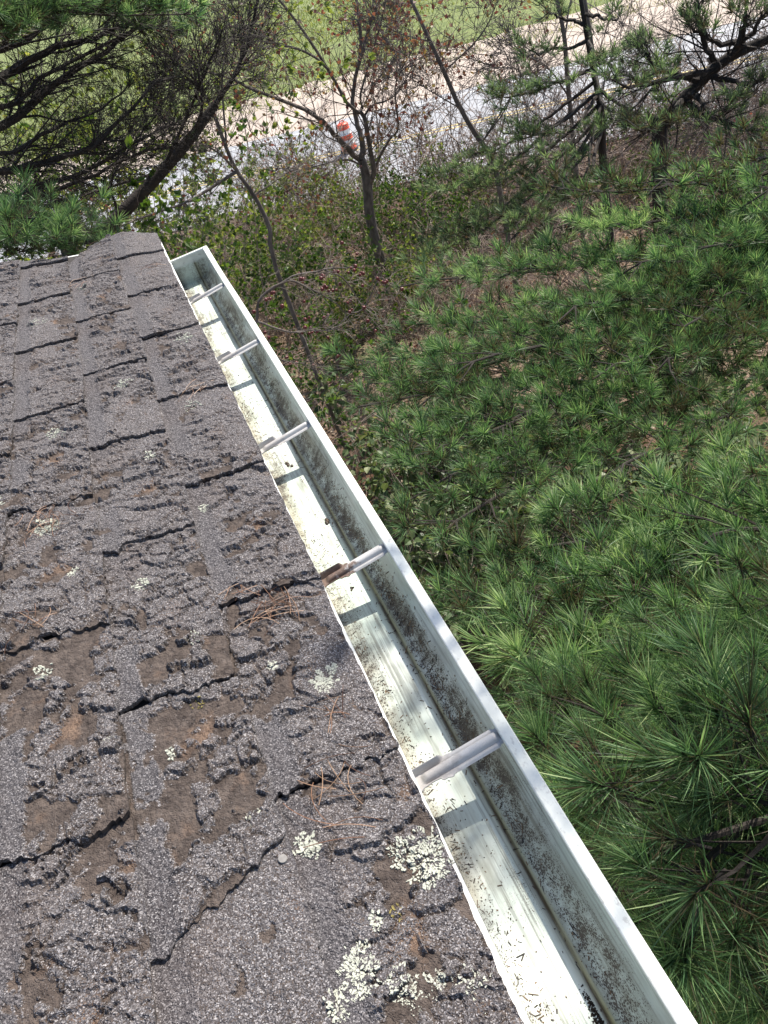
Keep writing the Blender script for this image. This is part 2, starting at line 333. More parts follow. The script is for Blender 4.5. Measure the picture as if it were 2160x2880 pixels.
def strip(name, t0, t1, z, mat, label, wob=0.0, seed=1, l0=-70, l1=70, n=280):
    mb = MB(); l = np.linspace(l0, l1, n)
    w0 = (fbm(l * 0.9, l * 0, seed, 4) - 0.5) * wob; w1 = (fbm(l * 0.9, l * 0 + 7, seed, 4) - 0.5) * wob
    m = 6; v = []
    for k in range(m + 1):
        f = k / m; t = t0 + w0 + (t1 + w1 - t0 - w0) * f
        v.append(np.stack([RN[0] * t / RK + RDU[0] * l, RN[1] * t / RK + RDU[1] * l, np.full(n, z) + (0.0 if wob < 1 else (fbm(l, l * 0 + k, seed + 5, 3) - 0.5) * 0.06 * (0 < k < m))], -1))
    v = np.array(v).reshape(-1, 3); i, j = np.meshgrid(np.arange(m), np.arange(n - 1), indexing='ij'); a = (i * n + j).ravel()
    mb.add(v, quads=np.stack([a, a + 1, a + n + 1, a + n], -1))
    return tag(mb.build(name, mat), label, kind='structure')
strip('road', 28.8, 40.0, 0.0, MT['road'], 'light grey worn asphalt road', 0.25, 3)
strip('gravel_verge', 39.7, 50.0, -0.012, MT['verge'], 'pale sandy gravel verge beyond the road', 2.2, 8)
for k, t in enumerate((34.25, 34.62)):
    mb = MB(); a = road_pt(t - 0.075, -70, 0.006); b = road_pt(t + 0.075, -70, 0.006); c = road_pt(t + 0.075, 70, 0.006); d = road_pt(t - 0.075, 70, 0.006)
    mb.add([a, b, c, d], quads=[(3, 2, 1, 0)]); tag(mb.build('road_marking', MT['yellow']), 'yellow centre line painted on the road', kind='structure')
for t in (29.7, 39.2):
    mb = MB(); mb.add([road_pt(t - 0.07, -70, 0.006), road_pt(t + 0.07, -70, 0.006), road_pt(t + 0.07, 70, 0.006), road_pt(t - 0.07, 70, 0.006)], quads=[(3, 2, 1, 0)])
    tag(mb.build('road_marking', MT['white']), 'white edge line painted on the road', kind='structure')

# ------------------------------------------------------------------ the house: roof with single shingles
PITCH = math.atan(2.5 / 12); EX, EZ = -0.0145, 7.205               # eave edge
CS, SN = math.cos(PITCH), math.sin(PITCH); RAKE = 2.84
EXPO = 0.1555
def roof_pt(s, y, h): return np.stack([EX - s * CS + h * SN, y, EZ + s * SN + h * CS], -1)
house = thing('house', 'house corner with weathered grey shingle roof above the gutter', 'house', (0, 0, 0))
roof = link('roof', None, house); roof.empty_display_size = 0.1

EDGES = {0: [2.62, 2.262, 1.925, 1.56, 1.188, 0.846, 0.504, 0.145, -0.215, -0.57],
         1: [2.50, 2.148, 1.786, 1.418, 1.062, 0.706, 0.43, 0.07, -0.29, -0.65],
         2: [2.745, 2.38, 2.012, 1.63, 1.247, 0.893, 0.548, 0.19, -0.17, -0.53],
         3: [2.62, 2.222, 1.838, 1.47, 1.10, 0.739, 0.38, 0.02, -0.34],
         4: [2.50, 2.14, 1.78, 1.42, 1.06, 0.70, 0.34, -0.02, -0.38],
         5: [2.68, 2.32, 1.96, 1.60, 1.24, 0.88, 0.52, 0.16, -0.2]}
def rake_y(s):                                                      # the far roof edge sags and bulges
    return 2.83 + 0.055 * np.exp(-((s - 0.13) / 0.085) ** 2) - 0.045 * np.exp(-((s - 0.32) / 0.09) ** 2) + 0.06 * sstep(0.4, 0.75, s) + 0.006 * (vnoise(s * 60, s * 0, 4) - 0.5)
def rake_h(s, y):                                                   # roof buckles upward near the far corner
    k = np.exp(-((y - 2.86) / 0.22) ** 2)
    return k * (0.018 * np.exp(-((s - 0.12) / 0.09) ** 2) - 0.012 * np.exp(-((s - 0.34) / 0.1) ** 2))
def wear(s, y):                                                     # how much crust has flaked away
    w = 0.19 + 0.09 * sstep(2.3, 1.3, y) + 0.13 * sstep(0.06, 0.25, s) * sstep(1.25, 0.45, y) + 0.03 * sstep(0.16, 0.30, s) * sstep(0.75, 0.5, y)
    w = w - 0.10 * sstep(0.12, 0.03, s)
    return w + 0.30 * (fbm(s * 5.0, y * 3.2, 12, 3) - 0.5)
def crust(s, y, smooth):
    """height of the granule crust above the mat, and how bare it is (negative: fresh strip beside the next course)"""
    wx = s + 0.030 * (fbm(s * 22, y * 22, 31, 4) - 0.5); wy = y + 0.036 * (fbm(s * 22, y * 22, 47, 4) - 0.5)
    f1, f2, cid, ox, oy = worley(wx * 15 + 3, wy * 19 + 5, 5); gap = f2 - f1
    g1, g2, cid2, ox2, oy2 = worley(wx * 32 + 9, wy * 38 + 1, 8); gap2 = g2 - g1
    u = np.mod(s + 0.006 * (vnoise(y * 30, s * 0, 9) - 0.5), EXPO) / EXPO; fresh = sstep(0.74, 0.84, u) * sstep(0.30, 0.42, fbm(y * 4.0, s * 3, 57, 2))
    w = wear(s, y) - 0.35 * smooth - 0.22 * fresh
    n = fbm(s * 30, y * 24, 21, 5) + 0.16 * (fbm(s * 110, y * 110, 23, 2) - 0.5)
    bare = sstep(0.0, 0.045, (w + 0.035) - n * 0.9 + (cid - 0.5) * 0.24 + (cid2 - 0.5) * 0.20)
    act = sstep(0.20, 0.44, fbm(s * 8, y * 6, 61, 3) + 0.8 * (w - 0.24)) * (1 - smooth) * (1 - 0.85 * fresh)
    wid = 0.4 + 1.5 * sstep(0.4, 0.7, fbm(s * 30, y * 30, 19, 2))
    crk = (1 - sstep(0.01, 0.06, gap / wid)) * act * sstep(0.40, 0.52, fbm(s * 16 + 5, y * 16, 71, 2))
    crk2 = (1 - sstep(0.01, 0.09, gap2 / wid)) * act * sstep(0.40, 0.52, fbm(s * 14, y * 14, 77, 2)) * 0.9
    crk = np.maximum(crk, crk2)
    tilt = act * (0.0095 * np.clip(oy, -0.05, 0.7) * (0.1 + 1.3 * cid) + 0.0060 * np.clip(oy2, -0.1, 0.7) * (cid2 > 0.25))
    puff = sstep(0.0, 0.30, gap2) * 0.0010 * act
    top = 0.0040 + tilt + puff + 0.0022 * (fbm(s * 50, y * 50, 3, 3) - 0.5) + 0.0016 * (vnoise(s * 240, y * 240, 6) - 0.5) * (1 - 0.5 * smooth) - 0.0014 * fresh
    l1 = worley(wx * 120, wy * 120, 33)[0]; top = top + 0.0017 * (0.75 - l1) * (0.35 + 0.65 * act) * (1 - 0.6 * smooth)
    low = 0.0002 + 0.0034 * (fbm(s * 80, y * 60, 2, 4) - 0.3)
    k = np.maximum(bare, crk * 0.9)
    return top * (1 - k) + low * k, np.clip(np.maximum(bare, crk * 0.8), 0, 1) - 0.6 * fresh * (1 - k)

def make_shingle(c, y0, y1, y0b=None, smooth=0.0, seed=0):
    """one tab: near edge at y0 (y0b at its upper end), far edge y1; crusted top, thick ragged sides"""
    r = random.Random(c * 100 + int(y0 * 37) + seed)
    s0 = c * EXPO + (r.uniform(-0.003, 0.003)); s1 = s0 + EXPO + 0.03
    res = 0.0026 if y0 < 0.75 else (0.0036 if y0 < 1.5 else 0.005)
    if c >= 4 or y1 < 0.0: res = 0.008
    ns = max(8, int((s1 - s0) / res)); ny = max(8, int((min(y1, 2.9) - y0) / res))
    u = np.linspace(0, 1, ns); w = np.linspace(0, 1, ny); U, Wd = np.meshgrid(u, w, indexing='ij')
    sd = r.randint(0, 999)
    S = s0 + U * (s1 - s0)
    lo = (y0 if y0b is None else y0 + (y0b - y0) * U) + (0.022 * (fbm(U * 4 + sd, U * 0, sd, 3) - 0.5) + 0.012 * (fbm(U * 26 + sd, U * 0, sd, 3) - 0.5)) * (1.4 if y0 < 1.6 else 0.8)
    hi = (rake_y(S) if y1 > 2.7 else np.full_like(U, y1 + 0.004))
    Y = lo + (hi - lo) * Wd
    S = S + (0.007 * (fbm(Y * 30, Y * 0 + c, 5 + c, 4) - 0.5) + (0.004 * (fbm(Y * 9, Y * 0, 15, 2) - 0.5))) * (1 - U)   # ragged butt edge
    if c == 0: S = np.maximum(S, -0.004)
    h, bare = crust(S, Y, smooth)
    d = Y - lo
    lift = r.uniform(0.004, 0.0085) if y0 > -0.4 else 0.004
    tilt = 0.0035 * np.exp(-d / 0.22)                               # near end stands proud of the next tab
    curl = lift * np.exp(-d / 0.045) * (0.55 + 0.9 * fbm(U * 3.3, U * 0 + sd, sd, 2))
    base = 0.0015 + 0.0058 * (1 - np.clip((S - s0) / EXPO, 0, 1)) + tilt + curl * sstep(1.02, 0.86, U) + rake_h(S, Y)
    H = base + h * (1 - 0.55 * np.exp(-d / 0.004))
    H = np.where(U > 0.86, H - (U - 0.86) * 0.05, H)                # upper end dives under the next course
    pts = roof_pt(S, Y, H)
    n = ny; i, j = np.meshgrid(np.arange(ns - 1), np.arange(ny - 1), indexing='ij'); a = (i * n + j).ravel()
    mb = MB(); org = roof_pt(np.array(s0), np.array(y0), np.array(0.0))
    mb.add(pts.reshape(-1, 3), quads=np.stack([a, a + 1, a + n + 1, a + n], -1), tint=bare.ravel())
    # sides: out, under and back
    loop = np.concatenate([np.arange(n), (np.arange(1, ns)) * n + n - 1, (ns - 1) * n + np.arange(n - 2, -1, -1), np.arange(ns - 2, 0, -1) * n])
    e = pts.reshape(-1, 3)[loop]; nb = np.array([SN, 0, CS])
    hb = H.ravel()[loop]; under = e - nb[None, :] * np.minimum(hb + 0.001, 0.0085)[:, None]
    cen = e.mean(0); inn = under + (cen - under) * 0.006
    m_ = len(loop); k = np.arange(m_); k2 = (k + 1) % m_
    mb.add(np.vstack([e, inn]), quads=np.stack([k, k + m_, k2 + m_, k2], -1), tint=np.concatenate([np.clip(bare.ravel()[loop] + 0.25, 0.2, 1), np.full(m_, 1.0)]))
    mb.v = [v - org for v in mb.v]
    o = mb.build('shingle', MT['shingle'], roof); o.location = org
    return o
for c, ed in EDGES.items():
    for k, y0 in enumerate(ed):
        y1 = 9.0 if k == 0 else ed[k - 1]
        sm = 0.0; yb = None
        if c == 1 and abs(y0 - 0.43) < 0.01: y0, yb = 0.465, 0.36
        if c == 1 and abs(y0 - 0.07) < 0.01: sm = 0.85; y1 = 0.46
        if c == 0 and y0 > 2: sm = 0.4
        make_shingle(c, y0, y1, yb, sm)
def slab(name, mat, s0, s1, y0, y1, h0, h1, parent=house):
    mb = MB(); q = []
    for h in (h0, h1):
        for s, y in ((s0, y0), (s1, y0), (s1, y1), (s0, y1)): q.append(roof_pt(np.array(s), np.array(y), np.array(h)))
    mb.add(q, quads=[(3, 2, 1, 0), (4, 5, 6, 7), (0, 1, 5, 4), (1, 2, 6, 5), (2, 3, 7, 6), (3, 0, 4, 7)]); return mb.build(name, mat, parent)
slab('roof_deck', MT['deck'], 0.004, 4.2, -7.0, 2.80, -0.02, -0.0015)
slab('upper_roof_shingle', MT['shingle'], 6 * EXPO, 4.2, -7.0, 2.86, 0.0, 0.012)
slab('lower_roof_shingle', MT['shingle'], 0.0, 6 * EXPO - 0.01, -7.0, -0.62, 0.0, 0.012)
def drip_edge():
    mb = MB(); y = np.linspace(-7, 2.79, 330)
    w = 0.0014 * (fbm(y * 6, y * 0, 3, 3) - 0.5)
    prof = [(-0.035, -0.001), (0.0005, -0.001), (0.0050, -0.0028), (0.0056, -0.009), (0.001, -0.022), (0.0005, -0.05)]
    rows = [np.stack([EX + px + w * (k in (2, 3)), y, np.full_like(y, EZ + (0.001 if k < 2 else 0) + pz - (0.0 if k else -0.007))], -1) for k, (px, pz) in enumerate(prof)]
    v = np.array(rows).reshape(-1, 3); n = len(y); i, j = np.meshgrid(np.arange(len(prof) - 1), np.arange(n - 1), indexing='ij'); a = (i * n + j).ravel()
    mb.add(v, quads=np.stack([a, a + 1, a + n + 1, a + n], -1)); mb.build('drip_edge', MT['fascia'], house)
drip_edge()
mb = MB(); mb.box((EX - 0.03, -7, EZ - 0.19), (EX - 0.006, 2.79, EZ - 0.016)); mb.build('fascia', MT['fascia'], house)
mb = MB(); mb.box((EX - 0.42, -7, EZ - 0.20), (EX - 0.03, 2.79, EZ - 0.185)); mb.build('soffit', MT['fascia'], house)
def rake_board():
    mb = MB(); q = [roof_pt(np.array(s), np.array(y), np.array(h)) for y in (2.785, 2.815) for s, h in ((-0.002, -0.17), (4.2, -0.17), (4.2, -0.003), (-0.002, -0.003))]
    mb.add(q, quads=[(0, 1, 2, 3), (7, 6, 5, 4), (0, 4, 5, 1), (1, 5, 6, 2), (2, 6, 7, 3), (3, 7, 4, 0)]); mb.build('rake_board', MT['fascia'], house)
    mb = MB(); s = np.linspace(0.0, 4.2, 300); y = rake_y(np.minimum(s, 0.9)) + 0.006; h = rake_h(s, y)
    rows = [roof_pt(s, y - 0.05, h - 0.001), roof_pt(s, y, h - 0.001), roof_pt(s, y + 0.002, h - 0.006), roof_pt(s, y - 0.004, h - 0.04)]
    v = np.array(rows).reshape(-1, 3); n = len(s); i, j = np.meshgrid(np.arange(3), np.arange(n - 1), indexing='ij'); a = (i * n + j).ravel()
    mb.add(v, quads=np.stack([a, a + n, a + n + 1, a + 1], -1)); mb.build('rake_drip_edge', MT['fascia'], house)
rake_board()
mb = MB(); mb.box((-8, -7, -0.3), (EX - 0.42, 2.45, EZ - 0.19)); mb.build('wall', MT['siding'], house)

# lichen, nail heads
def surface_h(s, y):
    c = np.clip(s // EXPO, 0, 5); h, b = crust(s, y, 0.0); return 0.0015 + 0.0058 * (1 - ((s - c * EXPO) / EXPO)) + 0.002 + h * 0.95
def lichen(sv, yv, r, n, mat='lichen', seed=0):
    rr = np.random.default_rng(int(sv * 9999 + yv * 777) + seed); mb = MB(); hh = 0.012; sd = int(sv * 5000 + yv * 300)
    org = roof_pt(np.array(sv), np.array(yv), np.array(hh)); C = rr.uniform(-1.5, 1.5, (n * 14, 2)) * r
    e = np.hypot(C[:, 0], C[:, 1] / 1.2) / r; C = C[fbm(C[:, 0] * 150 + 50, C[:, 1] * 150 + 50, sd, 3) > 0.16 + 0.34 * e ** 1.5][:n]
    HZ = surface_h(sv + C[:, 0], yv + C[:, 1]) + 0.0004 - hh; m = 7; th = np.arange(m) * 2 * math.pi / m
    for (cx, cy), hz in zip(C, HZ):                                  # flat lobes fanning out from the middle of the rosette
        L = rr.uniform(0.0008, 0.0024); w = L * rr.uniform(0.3, 0.6); an = math.atan2(cy, cx) + rr.normal() * 0.6
        lx = np.cos(th) * L * rr.uniform(0.75, 1.2, m); ly = np.sin(th) * w * rr.uniform(0.6, 1.3, m); ca, sa = math.cos(an), math.sin(an)
        ring = np.stack([-(cx + lx * ca - ly * sa), cy + lx * sa + ly * ca, hz + 0.0003 + 0.0009 * (lx / L) * rr.uniform(-0.3, 1.0) + rr.uniform(-0.0002, 0.0003, m)], -1)
        v = np.vstack([ring, ring - [0, 0, 0.0022], [[-cx, cy, hz + 0.0002]]])
        mb.add(v, tris=[(i, 2 * m, (i + 1) % m) for i in range(m)], quads=[(i, (i + 1) % m, m + (i + 1) % m, m + i) for i in range(m)])
    o = mb.build('lichen_patch', MT[mat], roof); o.location = org; o.rotation_euler = (0, PITCH, 0)
for sv, yv, r, n in [(0.053, 0.644, 0.020, 70), (0.036, 0.66, 0.010, 20), (0.021, 0.372, 0.030, 110), (0.045, 0.385, 0.016, 30), (0.123, 0.299, 0.022, 90), (0.088, 0.267, 0.018, 60), (0.139, 0.437, 0.016, 45),
                     (0.182, 0.485, 0.014, 35), (0.399, 1.179, 0.026, 70), (0.051, 0.866, 0.016, 35), (0.153, 0.280, 0.012, 25), (0.029, 0.241, 0.020, 45), (0.06, 0.262, 0.012, 24), (0.20, 0.80, 0.012, 14),
                     (0.11, 0.70, 0.010, 12), (0.09, 0.335, 0.010, 14), (0.26, 0.95, 0.014, 18), (0.36, 1.03, 0.012, 14), (0.41, 0.83, 0.014, 16), (0.22, 1.68, 0.022, 24), (0.38, 1.52, 0.022, 24), (0.05, 1.86, 0.026, 26),
                     (0.41, 2.2, 0.03, 16), (0.09, 1.5, 0.02, 12), (0.49, 1.30, 0.02, 16), (0.49, 1.02, 0.014, 12), (0.20, 1.33, 0.014, 12), (0.07, 0.55, 0.008, 10), (0.33, 0.66, 0.010, 12), (0.0 + 0.018, 0.52, 0.012, 16),
                     (0.30, 1.86, 0.016, 10), (0.13, 1.11, 0.012, 10), (0.26, 0.62, 0.008, 9), (0.12, 2.02, 0.016, 8), (0.28, 2.42, 0.018, 8)]:
    lichen(sv, yv, r * 0.78, int(n * 4.2))
for sv, yv, r, n in [(0.07, 0.335, 0.007, 16), (0.215, 0.68, 0.008, 14), (0.19, 0.44, 0.005, 10), (0.25, 0.72, 0.006, 8)]: lichen(sv, yv, r, n, 'lichen_y')
for sv, yv in [(0.164, 0.432), (0.163, 0.822), (0.318, 1.035), (0.317, 0.275)]:
    mb = MB(); th = np.arange(16) * 2 * math.pi / 16
    mb.add(np.vstack([np.stack([np.cos(th) * 0.0052, np.sin(th) * 0.0052, th * 0], -1), np.stack([np.cos(th) * 0.0046, np.sin(th) * 0.0046, th * 0 + 0.0012], -1), [[0, 0, 0.0014]]]),
           tris=[(16 + i, 16 + (i + 1) % 16, 32) for i in range(16)], quads=[(i, (i + 1) % 16, 16 + (i + 1) % 16, 16 + i) for i in range(16)])
    o = mb.build('nail_head', MT['nail'], roof); o.location = roof_pt(np.array(sv), np.array(yv), np.array(0.0135)); o.rotation_euler = (0.1, PITCH + 0.1, 0)

# ------------------------------------------------------------------ the gutter
GT = 7.2; GY0, GY1 = -1.6, 2.545
gutter = thing('rain_gutter', 'open white metal rain gutter with strap hangers along the roof edge', 'gutter', (0, 0, 0))
PROF = [(-0.0125, -0.012), (-0.0122, -0.05), (-0.0115, -0.086), (-0.0085, -0.0905), (-0.003, -0.0915), (0.020, -0.0918), (0.045, -0.0918), (0.0565, -0.0918), (0.0605, -0.0922), (0.0622, -0.0905),
        (0.0635, -0.0872), (0.0655, -0.0858), (0.069, -0.0856), (0.075, -0.0835), (0.081, -0.0795), (0.087, -0.0735), (0.0925, -0.0668), (0.0975, -0.0605), (0.1025, -0.0545), (0.1075, -0.0480), (0.1105, -0.040), (0.113, -0.022), (0.1165, -0.006), (0.1192, -0.0015),
        (0.1205, 0.0), (0.1190, 0.0012), (0.1062, 0.0008), (0.1048, -0.0002), (0.1046, -0.0065), (0.1058, -0.0075), (0.109, -0.0072)]
def gutter_mesh():
    mb = MB(); y = np.linspace(GY0, GY1, 170); n = len(y); pr = np.array(PROF)
    wob = 0.0022 * (fbm(y * 2.2, y * 0, 5, 3) - 0.5) * 2; wz = 0.002 * (fbm(y * 3.1, y * 0, 8, 3) - 0.5) * 2
    rows = [np.stack([px + wob * (0.2 + 6 * max(0, px)), y, GT + pz + wz * (0.3 if pz < -0.05 else 1)], -1) for px, pz in pr]
    v = np.array(rows).reshape(-1, 3); i, j = np.meshgrid(np.arange(len(pr) - 1), np.arange(n - 1), indexing='ij'); a = (i * n + j).ravel()
    mb.add(v, quads=np.stack([a, a + 1, a + n + 1, a + n], -1))
    o = mb.build('trough', MT['gutter'], gutter, smooth=True)
    md = o.modifiers.new('thickness', 'SOLIDIFY'); md.thickness = 0.0008; md.offset = -1
    es = o.modifiers.new('edges', 'EDGE_SPLIT'); es.split_angle = math.radians(28)
gutter_mesh()
mb = MB(); outer = [p for p in PROF[:25]]
for yy in (GY1 - 0.0006, GY1 + 0.0012): mb.add([(px, yy, GT + pz + (0.0 if k else 0.012)) for k, (px, pz) in enumerate(outer)], tint=0.5)
n = len(outer); cen = len(mb.v[0]) * 2
mb.add([(0.05, GY1 - 0.0006, GT - 0.03), (0.05, GY1 + 0.0012, GT - 0.03)])
mb.t.append(np.array([(k, (k + 1) % n, cen) for k in range(n)])); mb.ti.append(np.zeros(n, int)); mb.t.append(np.array([(n + (k + 1) % n, n + k, cen + 1) for k in range(n)])); mb.ti.append(np.zeros(n, int))
cap = mb.build('end_cap', MT['gutter'], gutter)
mb = MB(); mb.box((-0.0125, GY1 - 0.0095, GT - 0.0035), (0.119, GY1 + 0.0018, GT + 0.0026)); mb.build('rim', MT['gutter'], cap)
HX0, HX1 = -0.0105, 0.112
def hanger_mesh(seed):
    r = random.Random(seed); mb = MB(); nu, nv = 84, 29
    u = np.linspace(0, 1, nu); v = np.linspace(-1, 1, nv); U, V = np.meshgrid(u, v, indexing='ij')
    # half widths at the camera side (v<0) and far side (v>0)
    near = np.interp(u, [0, 0.03, 0.05, 0.17, 0.24, 0.26, 0.36, 0.39, 0.90, 0.915, 1.0], [0.014, 0.0145, 0.0125, 0.0115, 0.0125, 0.0165, 0.0165, 0.0140, 0.0140, 0.0118, 0.0118])
    far = np.interp(u, [0, 0.03, 0.30, 0.34, 0.90, 0.915, 1.0], [0.0125, 0.0125, 0.0120, 0.0140, 0.0140, 0.0118, 0.0118])
    Yw = np.where(V < 0, V * near[:, None], V * far[:, None])
    z = np.interp(u, [0, 1], [-0.017, -0.0035])[:, None] + 0 * V
    endc = np.sqrt(np.clip(np.minimum((U - 0.07) / 0.05, (0.93 - U) / 0.05), 0, 1))
    bead = np.sqrt(np.clip(1 - (Yw / 0.0062) ** 2, 0, 1)); z = z + 0.0060 * bead * endc - 0.0016 * np.exp(-((np.abs(Yw) - 0.0073) / 0.0011) ** 2) * endc
    flange = sstep(0.72, 0.98, np.abs(V)) * (sstep(0.36, 0.30, U)) * np.where(V > 0, 0.0105, 0.004); z = z + flange
    z = z - sstep(0.8, 1.0, np.abs(V)) * sstep(0.38, 0.45, U) * 0.0022
    X = HX0 + U * (HX1 - HX0)
    pts = np.stack([X, Yw, z], -1); a = (np.arange(nu - 1)[:, None] * nv + np.arange(nv - 1)[None, :]).ravel()
    mb.add(pts.reshape(-1, 3), quads=np.stack([a, a + nv, a + nv + 1, a + 1], -1))
    # tab bent down at the back
    b = pts[0]; bd = b + [-0.0004, 0, -0.028]; k = np.arange(nv - 1)
    mb.add(np.vstack([b, bd]), quads=np.stack([k, k + 1, k + nv + 1, k + nv], -1)); return mb
hm = hanger_mesh(1).mesh('hanger', [MT['hanger']], True); hm2 = hanger_mesh(2).mesh('hanger', [MT['hanger_rust']], True)
for k, (yy, lab) in enumerate([(2.20, 'strap hanger nearest the end cap'), (1.755, 'grey strap hanger, second from the end cap'), (1.30, 'middle strap hanger of the gutter'), (0.868, 'hanger with rusty brown dirt on its roof end'), (0.480, 'large near strap hanger with raised bead')]):
    h = link('hanger', hm2 if k == 3 else hm, gutter); h.location = (0, yy, GT - 0.0065); h['label'] = lab
    sd = h.modifiers.new('thickness', 'SOLIDIFY'); sd.thickness = 0.0011; sd.offset = -1
    es = h.modifiers.new('edges', 'EDGE_SPLIT'); es.split_angle = math.radians(40)
    h.rotation_euler = (0, 0, random.Random(k).uniform(-0.02, 0.02))
    mb = MB(); th = np.arange(10) * 2 * math.pi / 10
    mb.add(np.vstack([np.stack([th * 0 + HX1 - 0.0072, np.cos(th) * 0.0032, np.sin(th) * 0.0032 + 0.0042], -1), [[HX1 - 0.0085, 0, 0.0042]]]), tris=[((i + 1) % 10, i, 10) for i in range(10)])
    mb.build('screw_head', MT['hanger_rust'], h)

# grit, needle scraps and droppings lying in the gutter
def floor_z(x): return GT + np.interp(x, [p[0] for p in PROF[3:24]], [p[1] for p in PROF[3:24]])
def chips(n):
    mb = MB(); r = np.random.default_rng(5); k = 0
    while k < n:
        x = r.uniform(-0.008, 0.102); y = GY1 - 0.01 - (GY1 + 0.2) * r.uniform() ** 0.9
        d = 0.22 + 0.75 * math.exp(-((x + 0.004) / 0.016) ** 2) + 1.1 * math.exp(-((x - 0.079) / 0.012) ** 2) + 0.6 * math.exp(-((x - 0.060) / 0.004) ** 2)
        d *= 0.25 + 1.3 * float(fbm(np.array(x * 40), np.array(y * 9), 4, 3)) ** 2 * 2
        if y > 2.4: d += 0.4
        if r.uniform() > d * 0.8: continue
        k += 1
        L = r.uniform(0.0005, 0.0022) * (0.5 + r.uniform() ** 4 * 2.2); w = r.uniform(0.0003, 0.0007); a = r.uniform(0, 6.283)
        if x > 0.063: a = math.pi / 2 + r.normal() * 0.6
        dx, dy = math.cos(a) * L, math.sin(a) * L; nx, ny = -math.sin(a) * w, math.cos(a) * w
        q = np.array([(x - dx - nx, y - dy - ny), (x + dx - nx, y + dy - ny), (x + dx * 0.9 + nx, y + dy + ny), (x - dx * 1.1 + nx, y - dy + ny)])
        z = floor_z(q[:, 0]) + 0.0004; zt = z + r.uniform(0.0005, 0.0013)
        v = np.vstack([np.c_[q, z], np.c_[q, zt]])
        mb.add(v, quads=[(4, 5, 6, 7), (0, 1, 5, 4), (1, 2, 6, 5), (2, 3, 7, 6), (3, 0, 4, 7)], tint=r.uniform() ** 1.4)
    tag(mb.build('gutter_debris', MT['grit']), 'dark grit and needle scraps lying in the gutter', kind='stuff')
chips(5500)
def lump(name, x, y, r0, label, cat, mat, seed, flat=0.6, elong=1.0):
    rr = np.random.default_rng(seed); mb = MB()
    for k in range(5):
        c = np.array([rr.normal() * r0 * 0.5, rr.normal() * r0 * 0.5 * elong, 0]); th = np.arange(7) * 2 * math.pi / 7; v = []
        for lv, (rz, zz) in enumerate(((1.0, 0.0), (0.85, 0.5), (0.45, 0.9))): v.append(np.stack([np.cos(th) * r0 * rz * rr.uniform(0.5, 0.8, 7), np.sin(th) * r0 * rz * elong * rr.uniform(0.5, 0.8, 7), np.full(7, zz * r0 * flat)], -1))
        v = np.vstack(v + [[[0, 0, r0 * flat]]]) + c; i = np.arange(7); j = (i + 1) % 7
        mb.add(v, quads=np.vstack([np.stack([i + 7 * l, j + 7 * l, j + 7 * l + 7, i + 7 * l + 7], -1) for l in (0, 1)]), tris=np.stack([14 + i, 14 + j, np.full(7, 21)], -1), tint=rr.uniform(0, 0.6))
    o = mb.build(name, MT[mat], smooth=True); o.location = (x, y, float(floor_z(x)) + 0.0003); return tag(o, label, cat)
lump('dropping', 0.031, 1.315, 0.0055, 'dark crumb of debris on the gutter floor by the middle hanger', 'debris', 'grit', 3, 0.7, 1.6)
lump('dropping', 0.047, 1.085, 0.0055, 'dark crumb lying at the shadow edge below the middle hanger shadow', 'debris', 'grit', 4, 0.7, 1.7)
lump('dropping', 0.030, 0.895, 0.0035, 'small round brown crumb between rusty hanger and its shadow', 'debris', 'grit', 5, 0.8, 1.1)
def silt():
    mb = MB(); r = np.random.default_rng(9)
    for k in range(5000):
        f = r.uniform() ** 0.7; y = 0.235 - f * 0.40; x = 0.055 - abs(r.normal()) * 0.010 * (0.3 + f) - 0.012 * f * r.uniform()
        z = float(floor_z(x)) + r.uniform(0, 0.003) * min(1, f * 3); a = r.uniform(0, 3.14); L = r.uniform(0.0006, 0.002)
        v = np.array([(math.cos(a + t) * L, math.sin(a + t) * L, 0) for t in (0, 1.9, 3.3, 4.8)] + [(0, 0, L)]) + [x, y, z]
        mb.add(v, tris=[(0, 1, 4), (1, 2, 4), (2, 3, 4), (3, 0, 4)], tint=r.uniform(0, 0.25))
    tag(mb.build('silt_drift', MT['grit']), 'black drift of wet grit at the near end of the gutter', kind='stuff')
silt()

# dry needles on the roof, each clump a thing of its own
def needle_clump(sv, yv, n, spread, label, seed, group=None, L=0.07):
    r = np.random.default_rng(seed); mb = MB(); loc = roof_pt(np.array(sv), np.array(yv), np.array(0.012))
    for k in range(n):
        c = r.normal(size=2) * spread; a = r.uniform(0, 6.283); b = r.normal() * 1.0; l = L * r.uniform(0.5, 1.1); t = np.linspace(0, 1, 7)
        ang = a + b * t; x = c[0] + np.cumsum(np.cos(ang)) * l / 7; y = c[1] + np.cumsum(np.sin(ang)) * l / 7
        x = x - x.mean() + c[0]; y = y - y.mean() + c[1]
        h = 0.0135 + 0.004 * r.uniform() + 0.004 * np.sin(t * 3.14)
        mb.tube(rel(roof_pt(sv + x, yv + y, h), loc), 0.0005, 3, tint=r.uniform())
    o = mb.build('needle_clump', MT['dryneedle']); o.location = loc; tag(o, label, 'pine needles', group)
needle_clump(0.075, 0.80, 26, 0.016, 'tangled clump of dry brown pine needles near the rusty hanger', 1, L=0.085)
needle_clump(0.105, 0.86, 9, 0.014, 'few dry needles in a worn hollow left of the needle tangle', 2)
needle_clump(0.395, 1.19, 30, 0.018, 'round nest of dry needles around a pale lichen tuft', 3, L=0.06)
needle_clump(0.082, 0.475, 16, 0.024, 'dry needles caught below a curled shingle edge beside the near hanger', 4, L=0.09)
needle_clump(0.062, 0.60, 7, 0.012, 'short dry needles below the largest white lichen spot', 5)
needle_clump(0.06, 1.56, 12, 0.016, 'small dry needles beside the gutter near the middle hanger', 6)
